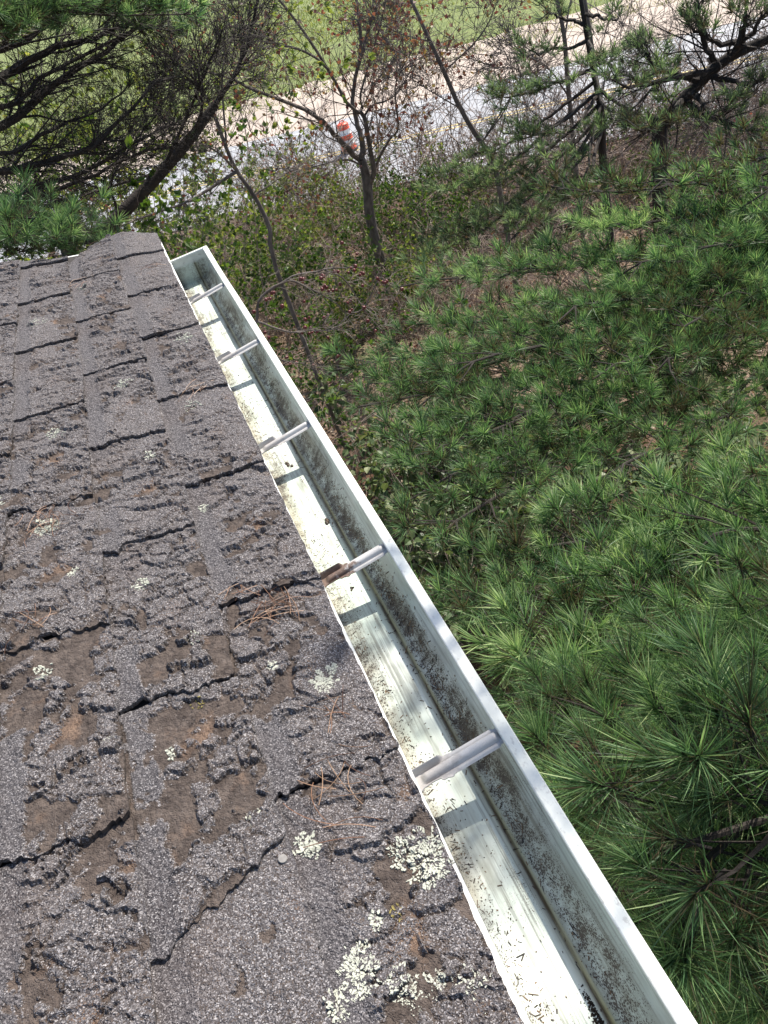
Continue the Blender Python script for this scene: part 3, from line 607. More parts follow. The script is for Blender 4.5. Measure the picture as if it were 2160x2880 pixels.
needle_clump(0.055, 2.47, 9, 0.016, 'dry needles at the far roof corner near the end cap', 7)
needle_clump(0.31, 2.46, 8, 0.020, 'dry needles bridging a shingle joint near the far edge', 8)
needle_clump(0.36, 2.80, 9, 0.016, 'dry needles hanging at the sagging far roof edge', 9)
needle_clump(0.20, 2.84, 5, 0.014, 'long dry needle lying on the bulging far roof edge', 10, L=0.11)
needle_clump(0.43, 0.93, 10, 0.02, 'thin dry needles at the left edge of the roof', 11)
def gutter_needles():
    mb = MB()
    for k in range(3):
        t = np.linspace(0, 1, 9); x = 0.012 + 0.028 * t + 0.003 * k * t; y = 0.215 - 0.045 * t - 0.02 * t * t - 0.003 * k; mb.tube(np.stack([x, y, np.full(9, float(floor_z(0.02)) + 0.001 + 0.002 * np.sin(3.1 * t))], -1), 0.0005, 3, tint=0.35)
    tag(mb.build('pine_needle_bundle', MT['dryneedle']), 'curved bundle of dry needles on the gutter floor', 'pine needles')
gutter_needles()

# ------------------------------------------------------------------ plants
def clear_of_drum(P_):                                              # no leaf hangs in the gap through which the drum shows
    x, y, z = proj(P_); return ~((abs(x - 966) < 50) & (abs(y - 368) < 60))
def frame_of(d):
    d = unit(d); a = np.cross(d, [0.2, 0.1, 1.0]) if abs(d[2]) < 0.95 else np.cross(d, [1.0, 0, 0]); a = unit(a); return a, np.cross(d, a), d
def wander(r, p, d, L, n, wob, trop=(0, 0, 0)):
    pts = [np.array(p, float)]; d = unit(d); st = L / n
    for k in range(n):
        d = unit(d + r.normal(size=3) * wob + np.asarray(trop) * st); pts.append(pts[-1] + d * st)
    return np.array(pts)
def smooth_path(pts, n):
    """Catmull-Rom through control points"""
    pts = np.asarray(pts, float); q = np.vstack([2 * pts[0] - pts[1], pts, 2 * pts[-1] - pts[-2]]); out = []
    m = len(pts) - 1
    for t in np.linspace(0, m - 1e-6, n):
        i = int(t); f = t - i; a, b, c, d = q[i:i + 4]
        out.append(0.5 * (2 * b + (c - a) * f + (2 * a - 5 * b + 4 * c - d) * f * f + (3 * b - a - 3 * c + d) * f ** 3))
    return np.array(out)
def side_dir(r, d, ang, plane=None):
    a, b, d = frame_of(d); ph = r.uniform(0, 6.283) if plane is None else plane
    return unit(d * math.cos(ang) + (a * math.cos(ph) + b * math.sin(ph)) * math.sin(ang))
def twigs(r, mb, path, r0, count, L, lvls, wob=0.22, ang=(0.5, 1.1), trop=(0, 0, 0.0), t0=0.15, ends=None, sides=3, rfac=0.5, shrink=0.55, kids=(3, 6), rmin=0.0012):
    """side twigs along a path, recursively; the end points go into ends as (position, direction)"""
    n = len(path)
    for k in range(count):
        f = t0 + (1 - t0) * r.uniform(); i = min(n - 2, int(f * (n - 1))); d = path[i + 1] - path[i]
        l = L * r.uniform(0.5, 1.2) * (1.15 - 0.6 * f); rr = max(rmin, r0 * rfac * (1.1 - 0.7 * f))
        p = wander(r, path[i], side_dir(r, d, r.uniform(*ang)), l, 4 if lvls > 1 else 3, wob, trop)
        if r.uniform() < 0.4 and not clear_of_drum(p).all(): continue
        mb.tube(p, np.linspace(rr, max(rmin * 0.7, rr * 0.35), len(p)), sides if rr < 0.02 else 5, tint=r.uniform())
        if ends is not None:
            for q in range(1, len(p)): ends.append((p[q], p[q] - p[q - 1]))
        if lvls > 1: twigs(r, mb, p, rr, r.integers(*kids), L * shrink, lvls - 1, wob, ang, trop, t0, ends, sides, rfac, shrink, kids, rmin)
def _frames(D):
    D = D / (np.linalg.norm(D, axis=1, keepdims=True) + 1e-9); a = np.cross(D, np.array([0.2, 0.13, 1.0])); a /= (np.linalg.norm(a, axis=1, keepdims=True) + 1e-9); return a, np.cross(D, a), D
def leaves(mb, r, P_, D, L, w, tint, small=False, cup=0.25):
    """a batch of single leaves: folded six-triangle blades, or plain diamonds where they are only a pixel wide"""
    P_ = np.asarray(P_, float); n = len(P_); D = np.asarray(D, float); D = D / (np.linalg.norm(D, axis=1, keepdims=True) + 1e-9)
    D = D + r.normal(size=(n, 3)) * (0.7 if small else 0.5) + [0, 0, 0 if small else -0.15]; a, b, D = _frames(D)
    ph = (r.uniform(0, 6.28, n) if small else r.uniform(-0.9, 0.9, n))[:, None]; S_ = a * np.cos(ph) + b * np.sin(ph); N_ = np.cross(S_, D); L = L[:, None]; w = w[:, None]
    if small:
        v = np.stack([P_, P_ + D * L * 0.45 + S_ * w * 0.5, P_ + D * L + N_ * L * 0.12, P_ + D * L * 0.45 - S_ * w * 0.5], 1); f = np.arange(n)[:, None] * 4 + np.array([0, 1, 2, 3]); mb.add(v.reshape(-1, 3), quads=f, tint=np.repeat(tint, 4)); return
    v = np.stack([P_, P_ + D * L * 0.35 + S_ * w * 0.5 + N_ * w * cup, P_ + D * L * 0.75 + S_ * w * 0.36 + N_ * w * cup * 0.8, P_ + D * L - N_ * L * 0.10, P_ + D * L * 0.75 - S_ * w * 0.36 + N_ * w * cup * 0.8, P_ + D * L * 0.35 - S_ * w * 0.5 + N_ * w * cup, P_ + D * L * 0.5], 1)
    f = (np.arange(n)[:, None, None] * 7 + np.array([(0, 1, 6), (1, 2, 6), (2, 3, 6), (3, 4, 6), (4, 5, 6), (5, 0, 6)])[None]).reshape(-1, 3); mb.add(v.reshape(-1, 3), tris=f, tint=np.repeat(tint, 7))
def leaves_on(mb, r, ends, base, n, L, w, small, tint=None, keep=None):
    idx = r.integers(0, len(ends), n); P_ = np.array([ends[i][0] for i in idx]); D = np.array([ends[i][1] for i in idx])
    if keep is not None: k = keep(P_); P_ = P_[k]; D = D[k]; n = len(P_)
    leaves(mb, r, P_ - base + r.normal(size=(n, 3)) * 0.015, D, L * r.uniform(0.6, 1.25, n), w * r.uniform(0.7, 1.2, n), r.uniform(size=n) if tint is None else np.clip(tint + 0.25 * r.normal(size=n), 0, 1), small)

# --- pine tufts
def tuft_arrays(seed, n=105, L=(0.075, 0.115), w=0.00115, shoot=0.06, segs=2):
    r = np.random.default_rng(seed); v = []; t = []; ti = []; c = 0
    for k in range(n):
        z0 = -shoot * r.uniform() ** 1.3 + 0.008; f = -z0 / shoot; pol = math.radians(r.uniform(8, 52) + 38 * max(0, f) * r.uniform(0.5, 1.1)); az = r.uniform(0, 6.283)
        l = r.uniform(*L); d = np.array([math.sin(pol) * math.cos(az), math.sin(pol) * math.sin(az), math.cos(pol)])
        s = unit(np.cross(d, r.normal(size=3))) * w * 0.5; p0 = np.array([0, 0, z0]); bend = r.normal(size=3) * 0.08 * l
        pm = p0 + d * l * 0.55 + bend * 0.35; p1 = p0 + d * l + bend
        v += [p0 - s, p0 + s, pm - s, pm + s, p1]; t += [(c, c + 1, c + 3), (c, c + 3, c + 2), (c + 2, c + 3, c + 4)]; c += 5
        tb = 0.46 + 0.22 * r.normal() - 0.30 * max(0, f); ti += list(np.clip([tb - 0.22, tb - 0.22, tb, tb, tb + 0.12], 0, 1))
    m = MB(); m.add(np.array(v), tris=np.array(t), tint=np.array(ti)); m2 = MB()
    return np.array(v), np.array(t), np.array(ti)
TUFT_NEAR = [tuft_arrays(s, 125, w=0.0016) for s in range(6)]
TUFT_MID = [tuft_arrays(20 + s, 46, w=0.0030) for s in range(5)]
TUFT_FAR = [tuft_arrays(40 + s, 24, L=(0.08, 0.13), w=0.0060) for s in range(5)]
def tuft_mesh(arr, name, mats, shoot=True):
    m = MB(); v, t, ti = arr; m.add(v, tris=t, tint=ti)
    if shoot: m.tube([(0, 0, -0.075), (0, 0, -0.03), (0, 0, 0.012)], [0.0028, 0.0024, 0.0014], 5, tint=0.3, mi=1)
    return m.mesh(name, mats)
MATS_T = {}
def tuft_meshes(dark):
    if dark not in MATS_T:
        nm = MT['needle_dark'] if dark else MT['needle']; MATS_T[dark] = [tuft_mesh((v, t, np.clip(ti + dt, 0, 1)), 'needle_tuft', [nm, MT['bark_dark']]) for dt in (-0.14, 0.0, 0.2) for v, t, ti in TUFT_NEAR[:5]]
    return MATS_T[dark]
def tuft_meshes_mid(dark):
    key = ('mid', dark)
    if key not in MATS_T:
        nm = MT['needle_dark'] if dark else MT['needle']; MATS_T[key] = [tuft_mesh((v, t, np.clip(ti + dt, 0, 1)), 'needle_tuft', [nm, MT['bark_dark']]) for dt in (-0.18, 0.0, 0.2) for v, t, ti in TUFT_MID]
    return MATS_T[key]
def rot_from(d, spin):
    a, b, d = frame_of(d); ca, sa = math.cos(spin), math.sin(spin); return np.stack([a * ca + b * sa, -a * sa + b * ca, d], 1)

def pine(name, label, base, top, boughs, seed, dark=False, r_base=0.16, single=120, density=1.0, lod=(2.1, 6.5), dead=0.0, group=None, sub_len=0.75, tuft_scale=1.0, trunk_pts=None, needle_from=0.3):
    """boughs: list of (height on trunk, [points to the tip], radius). thing > trunk, bough (> needle_tuft), needles"""
    r = np.random.default_rng(seed); t = thing(name, label, 'tree', tuple(base), group); mbT = MB()
    tp = smooth_path(trunk_pts, 44) if trunk_pts is not None else np.linspace(base, top, 14) + np.r_[np.zeros((1, 3)), r.normal(size=(13, 3)) * 0.02]
    mbT.tube(rel(tp, base), np.linspace(r_base, r_base * 0.35, len(tp)), 10); mbT.build('trunk', MT['bark_dark'], t, True)
    singles = []; rest = []; obs = []; btint = {}
    for bi, bg in enumerate(boughs):
        pts, br = bg[:2]; nf = bg[2] if len(bg) > 2 else needle_from
        mb = MB(); path = smooth_path(pts, 22); n = len(path)
        path[2:-1] += np.cumsum(r.normal(size=(n - 3, 3)) * 0.012, 0)
        mb.tube(rel(path, base), np.linspace(br, br * 0.22, n), 6, tint=0.3)
        Lb = np.linalg.norm(np.diff(path, axis=0), axis=1).sum(); nsub = int(Lb * 13 * density * (1 - nf) / (1 - needle_from)) if nf < 1 else 0
        if dead > 0:
            twigs(r, mbx := MB(), path, br, int(Lb * 9 * dead), 0.85, 3, 0.16, (0.35, 0.95), (0, 0, 0.1), 0.05, None, 3, 0.30, 0.55, (3, 7), 0.0020)
            for q in range(len(mbx.v)): mbx.v[q] = mbx.v[q] - base
            mb.v += mbx.v; mb.a += mbx.a
            for q in mbx.q: mb.q.append(q + mb.n)
            mb.qi += mbx.qi; mb.n += mbx.n
        tips = []
        for k in range(nsub):
            f = nf + (1.0 - nf) * (k + r.uniform()) / nsub; i = min(n - 2, int(f * (n - 1))); d = unit(path[i + 1] - path[i])
            side = unit(np.cross(d, [0, 0, 1])) * (1 if k % 2 else -1)
            sd = unit(d * r.uniform(0.5, 1.0) + side * r.uniform(0.5, 1.0) + np.array([0, 0, r.uniform(-0.12, 0.38)]))
            l = sub_len * r.uniform(0.4, 1.05) * (1.15 - 0.75 * f); m = max(3, int(l / 0.11))
            sp = wander(r, path[i], sd, l, m, 0.10, (0, 0, 0.35)); mb.tube(rel(sp, base), np.linspace(max(0.003, br * 0.22), 0.0016, len(sp)), 4, tint=0.3)
            tips.append((sp[-1], sp[-1] - sp[-2]))
            for q in range(1, len(sp) - 1):
                for s2 in (-1, 1):
                    if r.uniform() < 0.62:
                        d2 = unit(unit(sp[q + 1] - sp[q]) * 0.8 + s2 * unit(np.cross(sd, [0, 0, 1])) * r.uniform(0.5, 0.9) + np.array([0, 0, r.uniform(-0.05, 0.6)]))
                        e = sp[q] + d2 * r.uniform(0.06, 0.20); mid = (sp[q] + e) / 2 - [0, 0, 0.008]
                        mb.tube(rel([sp[q], mid, e], base), [0.0026, 0.002, 0.0015], 3, tint=0.3); tips.append((e, e - mid))
        tips.append((path[-1], path[-1] - path[-2]))
        if nf >= 1: tips = [(path[-1] + [0, 0, 0.01], path[-1] - path[-2])]
        ob = mb.build('bough', MT['bark_dark'], t); obs.append(ob); btint[ob.name] = r.normal() * 0.14
        T = np.array([q[0] for q in tips]); xs, ys, zs = proj(T); dist = np.linalg.norm(T - [0, 0, CAM_Z], axis=1)
        for k, (p, d) in enumerate(tips):
            if p[2] < 8.5 and (zs[k] < 0.1 or not (-420 < xs[k] < 2580 and -420 < ys[k] < 3300)): continue
            d = unit(unit(d) + np.array([0, 0, 0.55]) + r.normal(size=3) * 0.18); inside = -60 < xs[k] < 2220 and -60 < ys[k] < 2940
            sca = tuft_scale * r.uniform(0.6, 1.2)
            (singles if inside and dist[k] < 6.5 else rest).append((dist[k], p, d, sca, ob))
    singles.sort(key=lambda q: q[0]); rest += singles[single:]; singles = singles[:single]
    meshes = tuft_meshes(dark)
    for dist, p, d, sca, ob in singles:
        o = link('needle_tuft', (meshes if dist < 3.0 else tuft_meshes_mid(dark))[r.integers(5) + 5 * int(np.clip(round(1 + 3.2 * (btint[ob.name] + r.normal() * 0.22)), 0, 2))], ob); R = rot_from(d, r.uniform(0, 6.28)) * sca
        mw = Matrix.Identity(4)
        for i in range(3):
            for j in range(3): mw[i][j] = R[i, j]
            mw[i][3] = p[i] - base[i]
        o.matrix_local = mw
    mbN = MB()
    for dist, p, d, sca, ob in rest:
        A = TUFT_NEAR if dist < lod[0] else (TUFT_MID if dist < lod[1] else TUFT_FAR); v, tr, ti = A[r.integers(len(A))]
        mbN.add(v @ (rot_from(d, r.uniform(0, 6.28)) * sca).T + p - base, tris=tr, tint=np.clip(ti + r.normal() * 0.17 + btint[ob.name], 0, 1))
    if mbN.n: tag(mbN.build('needles', MT['needle_dark'] if dark else MT['needle'], t), kind='stuff')
    return t
def bough_to(trunk_xy, z0, tip, br=0.03, sag=0.12, nf=0.3):
    a = np.array([trunk_xy[0], trunk_xy[1], z0]); b = np.asarray(tip, float); L = np.linalg.norm(b - a)
    return ([a, a + (b - a) * 0.35 + [0, 0, -sag * L * 0.5], a + (b - a) * 0.72 + [0, 0, -sag * L * 0.6], b], br, nf)

# near pine, trunk beyond the right edge of the picture
def vtips(lst, xy, dz, br=0.028):
    out = []
    for (x, y, dist) in lst:
        tip = Pv(x, y, dist); out.append(bough_to(xy, tip[2] + dz, tip, br))
    return out
A_XY = (4.3, 1.5)
pine('pine_tree', 'large green pine reaching its long tufts to the near end of the gutter', np.array([4.3, 1.5, -0.2]), np.array([4.2, 1.6, 12.0]),
     vtips([(1400, 1850, 1.55), (1330, 1600, 1.95), (1480, 2080, 1.5), (1560, 1500, 2.1), (1120, 1420, 2.6), (1290, 1300, 2.9), (1500, 1750, 2.2), (1200, 1620, 2.8), (1500, 1200, 2.9), (1420, 1400, 3.4), (1600, 2180, 1.9),
            (1620, 1950, 1.7), (1300, 1900, 2.6), (1060, 1280, 3.3), (1600, 1320, 2.5), (1180, 1180, 3.3), (1010, 1360, 3.2), (1090, 1500, 3.0), (1180, 1560, 2.5), (1400, 2000, 2.2), (1560, 1850, 2.6), (1560, 2120, 2.8), (1280, 1760, 2.1), (1640, 1620, 2.0), (985, 1290, 3.0), (1045, 1390, 2.8), (1110, 1520, 2.5), (1190, 1670, 2.3), (1310, 1830, 1.9), (1640, 2180, 1.7), (1560, 2200, 2.0), (1500, 2170, 2.3), (1590, 2050, 2.4)], A_XY, -0.15)
     + [bough_to(A_XY, 9.3, (1.52, 1.42, 9.35), 0.03, nf=0.84), bough_to(A_XY, 9.0, (1.50, 1.46, 9.25), 0.03, nf=0.84), bough_to(A_XY, 9.4, (1.62, 1.46, 9.5), 0.03, nf=0.84)], 11, single=300, density=0.62, tuft_scale=1.18)
B_XY = (6.3, 5.0)
pine('pine_tree', 'dense pine beside the middle of the gutter with upturned green tufts', np.array([6.3, 5.0, -0.2]), np.array([6.2, 5.1, 10.5]),
     vtips([(860, 1000, 3.9), (720, 800, 4.9), (930, 1130, 3.9), (960, 820, 4.6), (1180, 920, 4.3), (1080, 1080, 4.0), (1330, 1050, 3.9), (1200, 700, 5.2), (1420, 800, 4.8), (1330, 600, 5.9), (1500, 950, 4.4), (1560, 640, 5.6), (1180, 400, 6.6), (1400, 420, 6.6), (1080, 600, 6.2), (1600, 450, 6.4),
            (1040, 940, 4.2), (880, 900, 4.6), (1000, 700, 5.6), (1280, 820, 4.6), (1450, 700, 5.2), (1250, 480, 6.4), (1500, 540, 6.0), (820, 880, 4.9), (770, 880, 4.4), (830, 990, 4.1), (885, 1080, 3.8), (940, 1170, 3.6), (790, 800, 4.8), (900, 700, 5.6), (860, 620, 6.2)], B_XY, -0.3)
     , 12, single=300, density=0.44, tuft_scale=1.1)

# --- pines at the upper right
def Ph(p, hd):
    d = ray(p); return d * (hd / math.hypot(d[0], d[1])) + np.array([0, 0, CAM_Z])
def Z1(x, y): return (x * 0.651, y * 0.651)
def Z2(x, y): return (1080 + x * 0.651, y * 0.651)
def R5(x, y): return (860 + x * 0.1567, 240 + y * 0.1567)
def R7(x, y): return (300 + x * 0.4822, 400 + y * 0.4822)
def R8(x, y): return (660 + x * 0.3617, 680 + y * 0.3617)
def vt(x, y): return (x / 0.768, y / 0.768)
def foot(p):                                                       # drop a point to the ground
    return np.array([p[0], p[1], -0.25])
def wall_tree_pts(pxs, hd, jit=0.0, seed=0):
    r = np.random.default_rng(seed); return [Ph(p, hd + r.normal() * jit) for p in pxs]

tC = wall_tree_pts([vt(1305, 380), vt(1300, 250), vt(1275, 120), vt(1245, -60)], 12.5); baseC = foot(tC[0] + np.array([0.1, 0, 0]))
def pine_boughs(trunk, specs, br=0.03):
    out = []
    for f, tip in specs:
        i = f * (len(trunk) - 1); k = min(len(trunk) - 2, int(i)); a = trunk[k] + (trunk[k + 1] - trunk[k]) * (i - k); b = np.asarray(tip)
        L = np.linalg.norm(b - a); out.append(([a, a + (b - a) * 0.4 + [0, 0, -0.05 * L], a + (b - a) * 0.75 + [0, 0, -0.06 * L], b], br))
    return out
pc = [baseC] + tC; pcs = smooth_path(pc, 16)
pine('pine_tree', 'slender pine with a thin straight trunk standing by the road', baseC, None,
     pine_boughs(pcs, [(0.55, Ph(vt(1010, 420), 11.5)), (0.6, Ph(vt(1120, 300), 11.5)), (0.65, Ph(vt(1040, 330), 12.5)), (0.7, Ph(vt(1160, 180), 12.0)), (0.62, Ph(vt(1420, 250), 11.8)), (0.55, Ph(vt(1250, 420), 10.5)), (0.5, Ph(vt(960, 520), 11.0)), (0.72, Ph(vt(1330, 120), 12.0)),
                       (0.45, Ph(vt(1100, 500), 10.0)), (0.4, Ph(vt(900, 560), 10.5)), (0.42, Ph(vt(1180, 560), 9.5)), (0.5, Ph(vt(1010, 600), 9.6)), (0.6, Ph(vt(1200, 340), 10.8)), (0.85, Ph(vt(1170, 40), 12.3)), (0.88, Ph(vt(1340, 30), 12.3)), (0.8, Ph(vt(1150, 110), 11.8)), (0.75, Ph(vt(1400, 170), 11.8)), (0.7, Ph(vt(1050, 220), 11.6)), (0.68, Ph(vt(1330, 260), 11.2)), (0.8, Ph(vt(1300, 140), 11.4)), (0.6, Ph(vt(940, 400), 11.4))]), 13, dark=True, r_base=0.075, single=0, density=0.40, trunk_pts=pc, sub_len=0.9, tuft_scale=1.25, needle_from=0.4)
tD = wall_tree_pts([Z2(1190, 660), Z2(1225, 520), Z2(1330, 390), Z2(1480, 255), Z2(1680, 160), Z2(1900, 60)], 11.0); baseD = foot(tD[0])
pd_ = [baseD] + tD; pds = smooth_path(pd_, 20)
pine('pine_tree', 'dark leaning pine at the upper right with a thick bent trunk', baseD, None,
     pine_boughs(pds, [(0.62, Ph(Z2(1370, -20), 11.0)), (0.7, Ph(Z2(1560, -20), 10.5)), (0.55, Ph(Z2(1130, 230), 10.6)), (0.58, Ph(Z2(1640, 330), 10.4)), (0.75, Ph(Z2(1300, 80), 10.8)), (0.5, Ph(Z2(1450, 500), 10.0)), (0.66, Ph(Z2(1660, 40), 10.6)), (0.6, Ph(Z2(1000, 330), 10.0)), (0.45, Ph(Z2(1650, 560), 10.0)), (0.45, Ph(Z2(1100, 560), 9.5))], 0.045),
     14, dark=True, r_base=0.115, single=0, density=0.4, trunk_pts=pd_, sub_len=0.8, tuft_scale=1.25, dead=0.9, needle_from=0.4)

# --- pine on the left with dead lower boughs, trunk outside the picture
EN = [2, 2, 2, 2, 2, 2, 0.6, 0.6, 0.75]
E_XY = Ph(Z1(-1150, 500), 7.5); baseE = foot(E_XY)
def ebough(pxs, hd0, hd1, br):
    n = len(pxs); return ([Ph(Z1(*q), hd0 + (hd1 - hd0) * k / (n - 1)) for k, q in enumerate(pxs)], br)
EB = [ebough([(-1150, 480), (-420, 420), (0, 345), (200, 220), (400, 150), (620, 60)], 7.5, 8.5, 0.055), ebough([(-1150, 480), (-420, 560), (0, 540), (200, 400), (340, 290), (480, 200), (640, 70), (700, -20)], 7.5, 8.6, 0.05),
      ebough([(-1150, 480), (-420, 700), (0, 740), (130, 730), (300, 690), (420, 660), (520, 590), (640, 470), (760, 330)], 7.5, 8.2, 0.045), ebough([(-1150, 480), (-420, 760), (0, 880), (150, 800), (330, 720), (480, 640), (620, 560), (760, 480)], 7.5, 8.4, 0.035),
      ebough([(-1150, 560), (-300, 1000), (40, 920), (200, 850), (420, 760), (600, 660), (820, 600)], 7.5, 8.6, 0.035), ebough([(-1150, 480), (-420, 600), (0, 665), (120, 600), (260, 540), (420, 470), (560, 360)], 7.5, 8.3, 0.03),
      ebough([(-1150, 480), (-420, 300), (0, 230), (150, 130), (330, 60), (500, -20)], 7.5, 8.3, 0.045), ebough([(-1150, 480), (-420, 250), (-50, 120), (120, 50), (260, -30)], 7.5, 8.0, 0.04), ebough([(-1150, 480), (-420, 450), (0, 480), (200, 330), (420, 230), (560, 160), (760, 150)], 7.5, 8.4, 0.03)]
EB = [b + (nf,) for b, nf in zip(EB, [0.8] + EN[1:])]
pine('pine_tree', 'dark pine at the upper left with long dead twiggy boughs', baseE, baseE + np.array([0, 0, 12.0]), EB, 15, dark=True, r_base=0.22, single=0, density=0.20, dead=1.0, sub_len=0.6, tuft_scale=1.2, needle_from=0.75)
# green boughs: top left corner and just behind the roof edge
E2 = [([Ph(Z1(-420, 1000 + 30 * k), 5.6), Ph(Z1(-150, 1010), 5.4 + 0.2 * k), Ph(Z1(q, w), 5.2 + 0.2 * k)], 0.02) for k, (q, w) in enumerate([(110, 985), (260, 1000), (400, 1010), (180, 1060), (430, 1050), (520, 1090)])]
E2 += [([Ph(Z1(-420, 100), 6.5), Ph(Z1(-150, 40), 6.3), Ph(Z1(q, w), 6.2 + 0.15 * k)], 0.02) for k, (q, w) in enumerate([(200, 20), (330, 60), (90, 60), (520, 15), (700, 30), (860, 60), (20, 110), (600, -30), (760, 0)])]
baseE2 = foot(Ph(Z1(-420, 1000), 5.6))
pine('pine_tree', 'green pine boughs showing behind the far roof edge and top left corner', baseE2, baseE2 + np.array([0, 0, 11.0]), E2, 16, r_base=0.14, single=60, density=1.0, sub_len=0.55, needle_from=0.45)

# --- broad-leaved trees with their limbs
def limb_tree(name, label, base, trunk, limbs, seed, bark='bark_grey', tw=(14, 0.9, 3), leafspec=None, cat='tree', trunk_r=(0.15, 0.10), twig_mat=None, rmin=0.004, ang=(0.45, 1.05), trop=(0, 0, 0.0), t0=0.2, kids=(3, 6)):
    r = np.random.default_rng(seed); t = thing(name, label, cat, tuple(base)); mb = MB(); ends = []
    tp = smooth_path(trunk, 14); mb.tube(rel(tp, base), np.linspace(trunk_r[0], trunk_r[1], len(tp)), 10); mb.build('trunk', MT[bark], t, True)
    for pts, r0, r1 in limbs:
        mb = MB(); path = smooth_path(pts, 20); path[1:-1] += r.normal(size=(18, 3)) * r0 * 0.12
        mb.tube(path, np.linspace(r0 * 0.8, r1 * 0.8, 20), 8, mi=0); twigs(r, mb, path, r0 * 0.55, int(tw[0] * r.uniform(0.8, 1.2)), tw[1], tw[2], 0.2, ang, trop, t0, ends, 3, 0.42, 0.55, kids, rmin)
        mb.v = [v - base for v in mb.v]; mb.build('limb', MT[bark], t)
    if leafspec:
        mat, n, L, w, nm = leafspec; mb = MB(); leaves_on(mb, r, ends, base, n, L, w, True, keep=clear_of_drum)
        tag(mb.build(nm, MT[mat], t), kind='stuff')
    return t, ends
HF = 16.0
fT = [Ph(R5(1200, 2600), HF), Ph(R5(1110, 1800), HF), Ph(R5(1040, 1450), HF), Ph(R5(1000, 1330), HF)]; baseF = foot(fT[0])
limb_tree('crabapple_tree', 'bare grey forked tree with red-brown leaves in front of the road', baseF, [baseF] + fT,
    [([fT[-1], Ph(R5(900, 1290), HF), Ph(R5(700, 1080), HF - 0.2), Ph(R5(500, 870), HF - 0.4), Ph(R5(350, 700), HF - 0.5), Ph(R5(0, 450), HF - 0.8), Ph(Z1(1100, 390), HF - 1.0), Ph(Z1(1000, 340), HF - 1.2), Ph(Z1(820, 290), HF - 1.4)], 0.085, 0.018),
     ([fT[-1], Ph(R5(1010, 1200), HF), Ph(R5(980, 900), HF), Ph(R5(900, 560), HF + 0.1), Ph(R5(850, 200), HF + 0.2), Ph(Z1(1560, 200), HF + 0.3), Ph(Z1(1530, -60), HF + 0.5)], 0.085, 0.03),
     ([fT[1], Ph(R5(1230, 1550), HF - 0.1), Ph(R5(1150, 1100), HF - 0.2), Ph(R5(1080, 620), HF - 0.3), Ph(R5(1010, 530), HF - 0.3), Ph(R5(850, 430), HF - 0.4), Ph(R5(700, 230), HF - 0.5), Ph(Z1(1330, 160), HF - 0.7), Ph(Z1(1190, -20), HF - 0.9)], 0.075, 0.025),
     ([Ph(R5(1060, 540), HF - 0.3), Ph(R5(1200, 360), HF - 0.4), Ph(R5(1659, 110), HF - 0.8), Ph(Z2(200, 120), HF - 1.0)], 0.03, 0.008),
     ([Ph(R5(1250, 1460), HF), Ph(R5(1480, 1000), HF - 0.3), Ph(R5(1659, 740), HF - 0.6), Ph(Z2(60, 330), HF - 0.9), Ph(Z2(250, 200), HF - 1.2)], 0.035, 0.01),
     ([Ph(Z1(1420, 300), HF - 0.6), Ph(Z1(1350, 240), HF - 0.8), Ph(Z1(1240, 200), HF - 1.0), Ph(Z1(1150, 205), HF - 1.2), Ph(Z1(1095, 260), HF - 1.3)], 0.035, 0.01),
     ([fT[2], Ph(R5(760, 1340), HF - 0.3), Ph(R5(500, 1370), HF - 0.5), Ph(R5(0, 1480), HF - 0.8), Ph(R7(960, 150), HF - 1.0)], 0.028, 0.012),
     ([Ph(Z1(1560, 250), HF + 0.2), Ph(Z1(1600, 100), HF), Ph(Z1(1659, -40), HF)], 0.04, 0.02), ([Ph(R5(1020, 420), HF), Ph(R5(1000, 100), HF - 0.1), Ph(Z1(1640, 120), HF - 0.2), Ph(Z2(10, -20), HF - 0.3)], 0.03, 0.015),
     ([Ph(Z1(1560, 480), HF), Ph(Z1(1600, 400), HF + .3), Ph(Z1(1680, 280), HF + .5), Ph(Z2(140, 170), HF + .5)], 0.022, 0.01)],
    21, 'bark_grey', (13, 1.7, 3), ('leaf_red', 1500, 0.10, 0.075, 'leaves'), trunk_r=(0.125, 0.08), rmin=0.0050, kids=(2, 5))
HG = 10.5
gT = [Ph(R7(1010, 800), HG), Ph(R7(960, 560), HG), Ph(R7(940, 470), HG), Ph(R7(860, 310), HG), Ph(R7(760, 170), HG), Ph(R7(700, 40), HG), Ph(Z1(920, 480), HG)]; baseG = foot(gT[0])
limb_tree('sapling', 'thin dark slanting sapling left of the forked tree', baseG, [baseG] + gT,
    [([gT[-1], Ph(Z1(880, 400), HG), Ph(Z1(830, 330), HG), Ph(Z1(770, 280), HG - .2), Ph(Z1(730, 120), HG - .3), Ph(Z1(735, -20), HG - .3)], 0.022, 0.008), ([gT[4], Ph(R7(690, 215), HG - .1), Ph(R7(540, 310), HG - .3), Ph(R7(420, 370), HG - .6), Ph(R7(200, 440), HG - 1), Ph(R7(60, 500), HG - 1.2)], 0.03, 0.012),
     ([gT[4], Ph(R7(650, 60), HG - .2), Ph(R7(540, 5), HG - .4), Ph(Z1(850, 620), HG - .5)], 0.02, 0.008), ([gT[5], Ph(Z1(960, 330), HG), Ph(Z1(1000, 180), HG + .2), Ph(Z1(1040, 60), HG + .3)], 0.018, 0.007), ([gT[3], Ph(R7(950, 250), HG), Ph(R7(1080, 165), HG + .2), Ph(R7(1250, 120), HG + .5)], 0.014, 0.006)],
    22, 'bark_grey', (16, 0.9, 3), ('leaf_red', 700, 0.05, 0.04, 'leaves'), trunk_r=(0.034, 0.024), rmin=0.003)
HL = 9.0
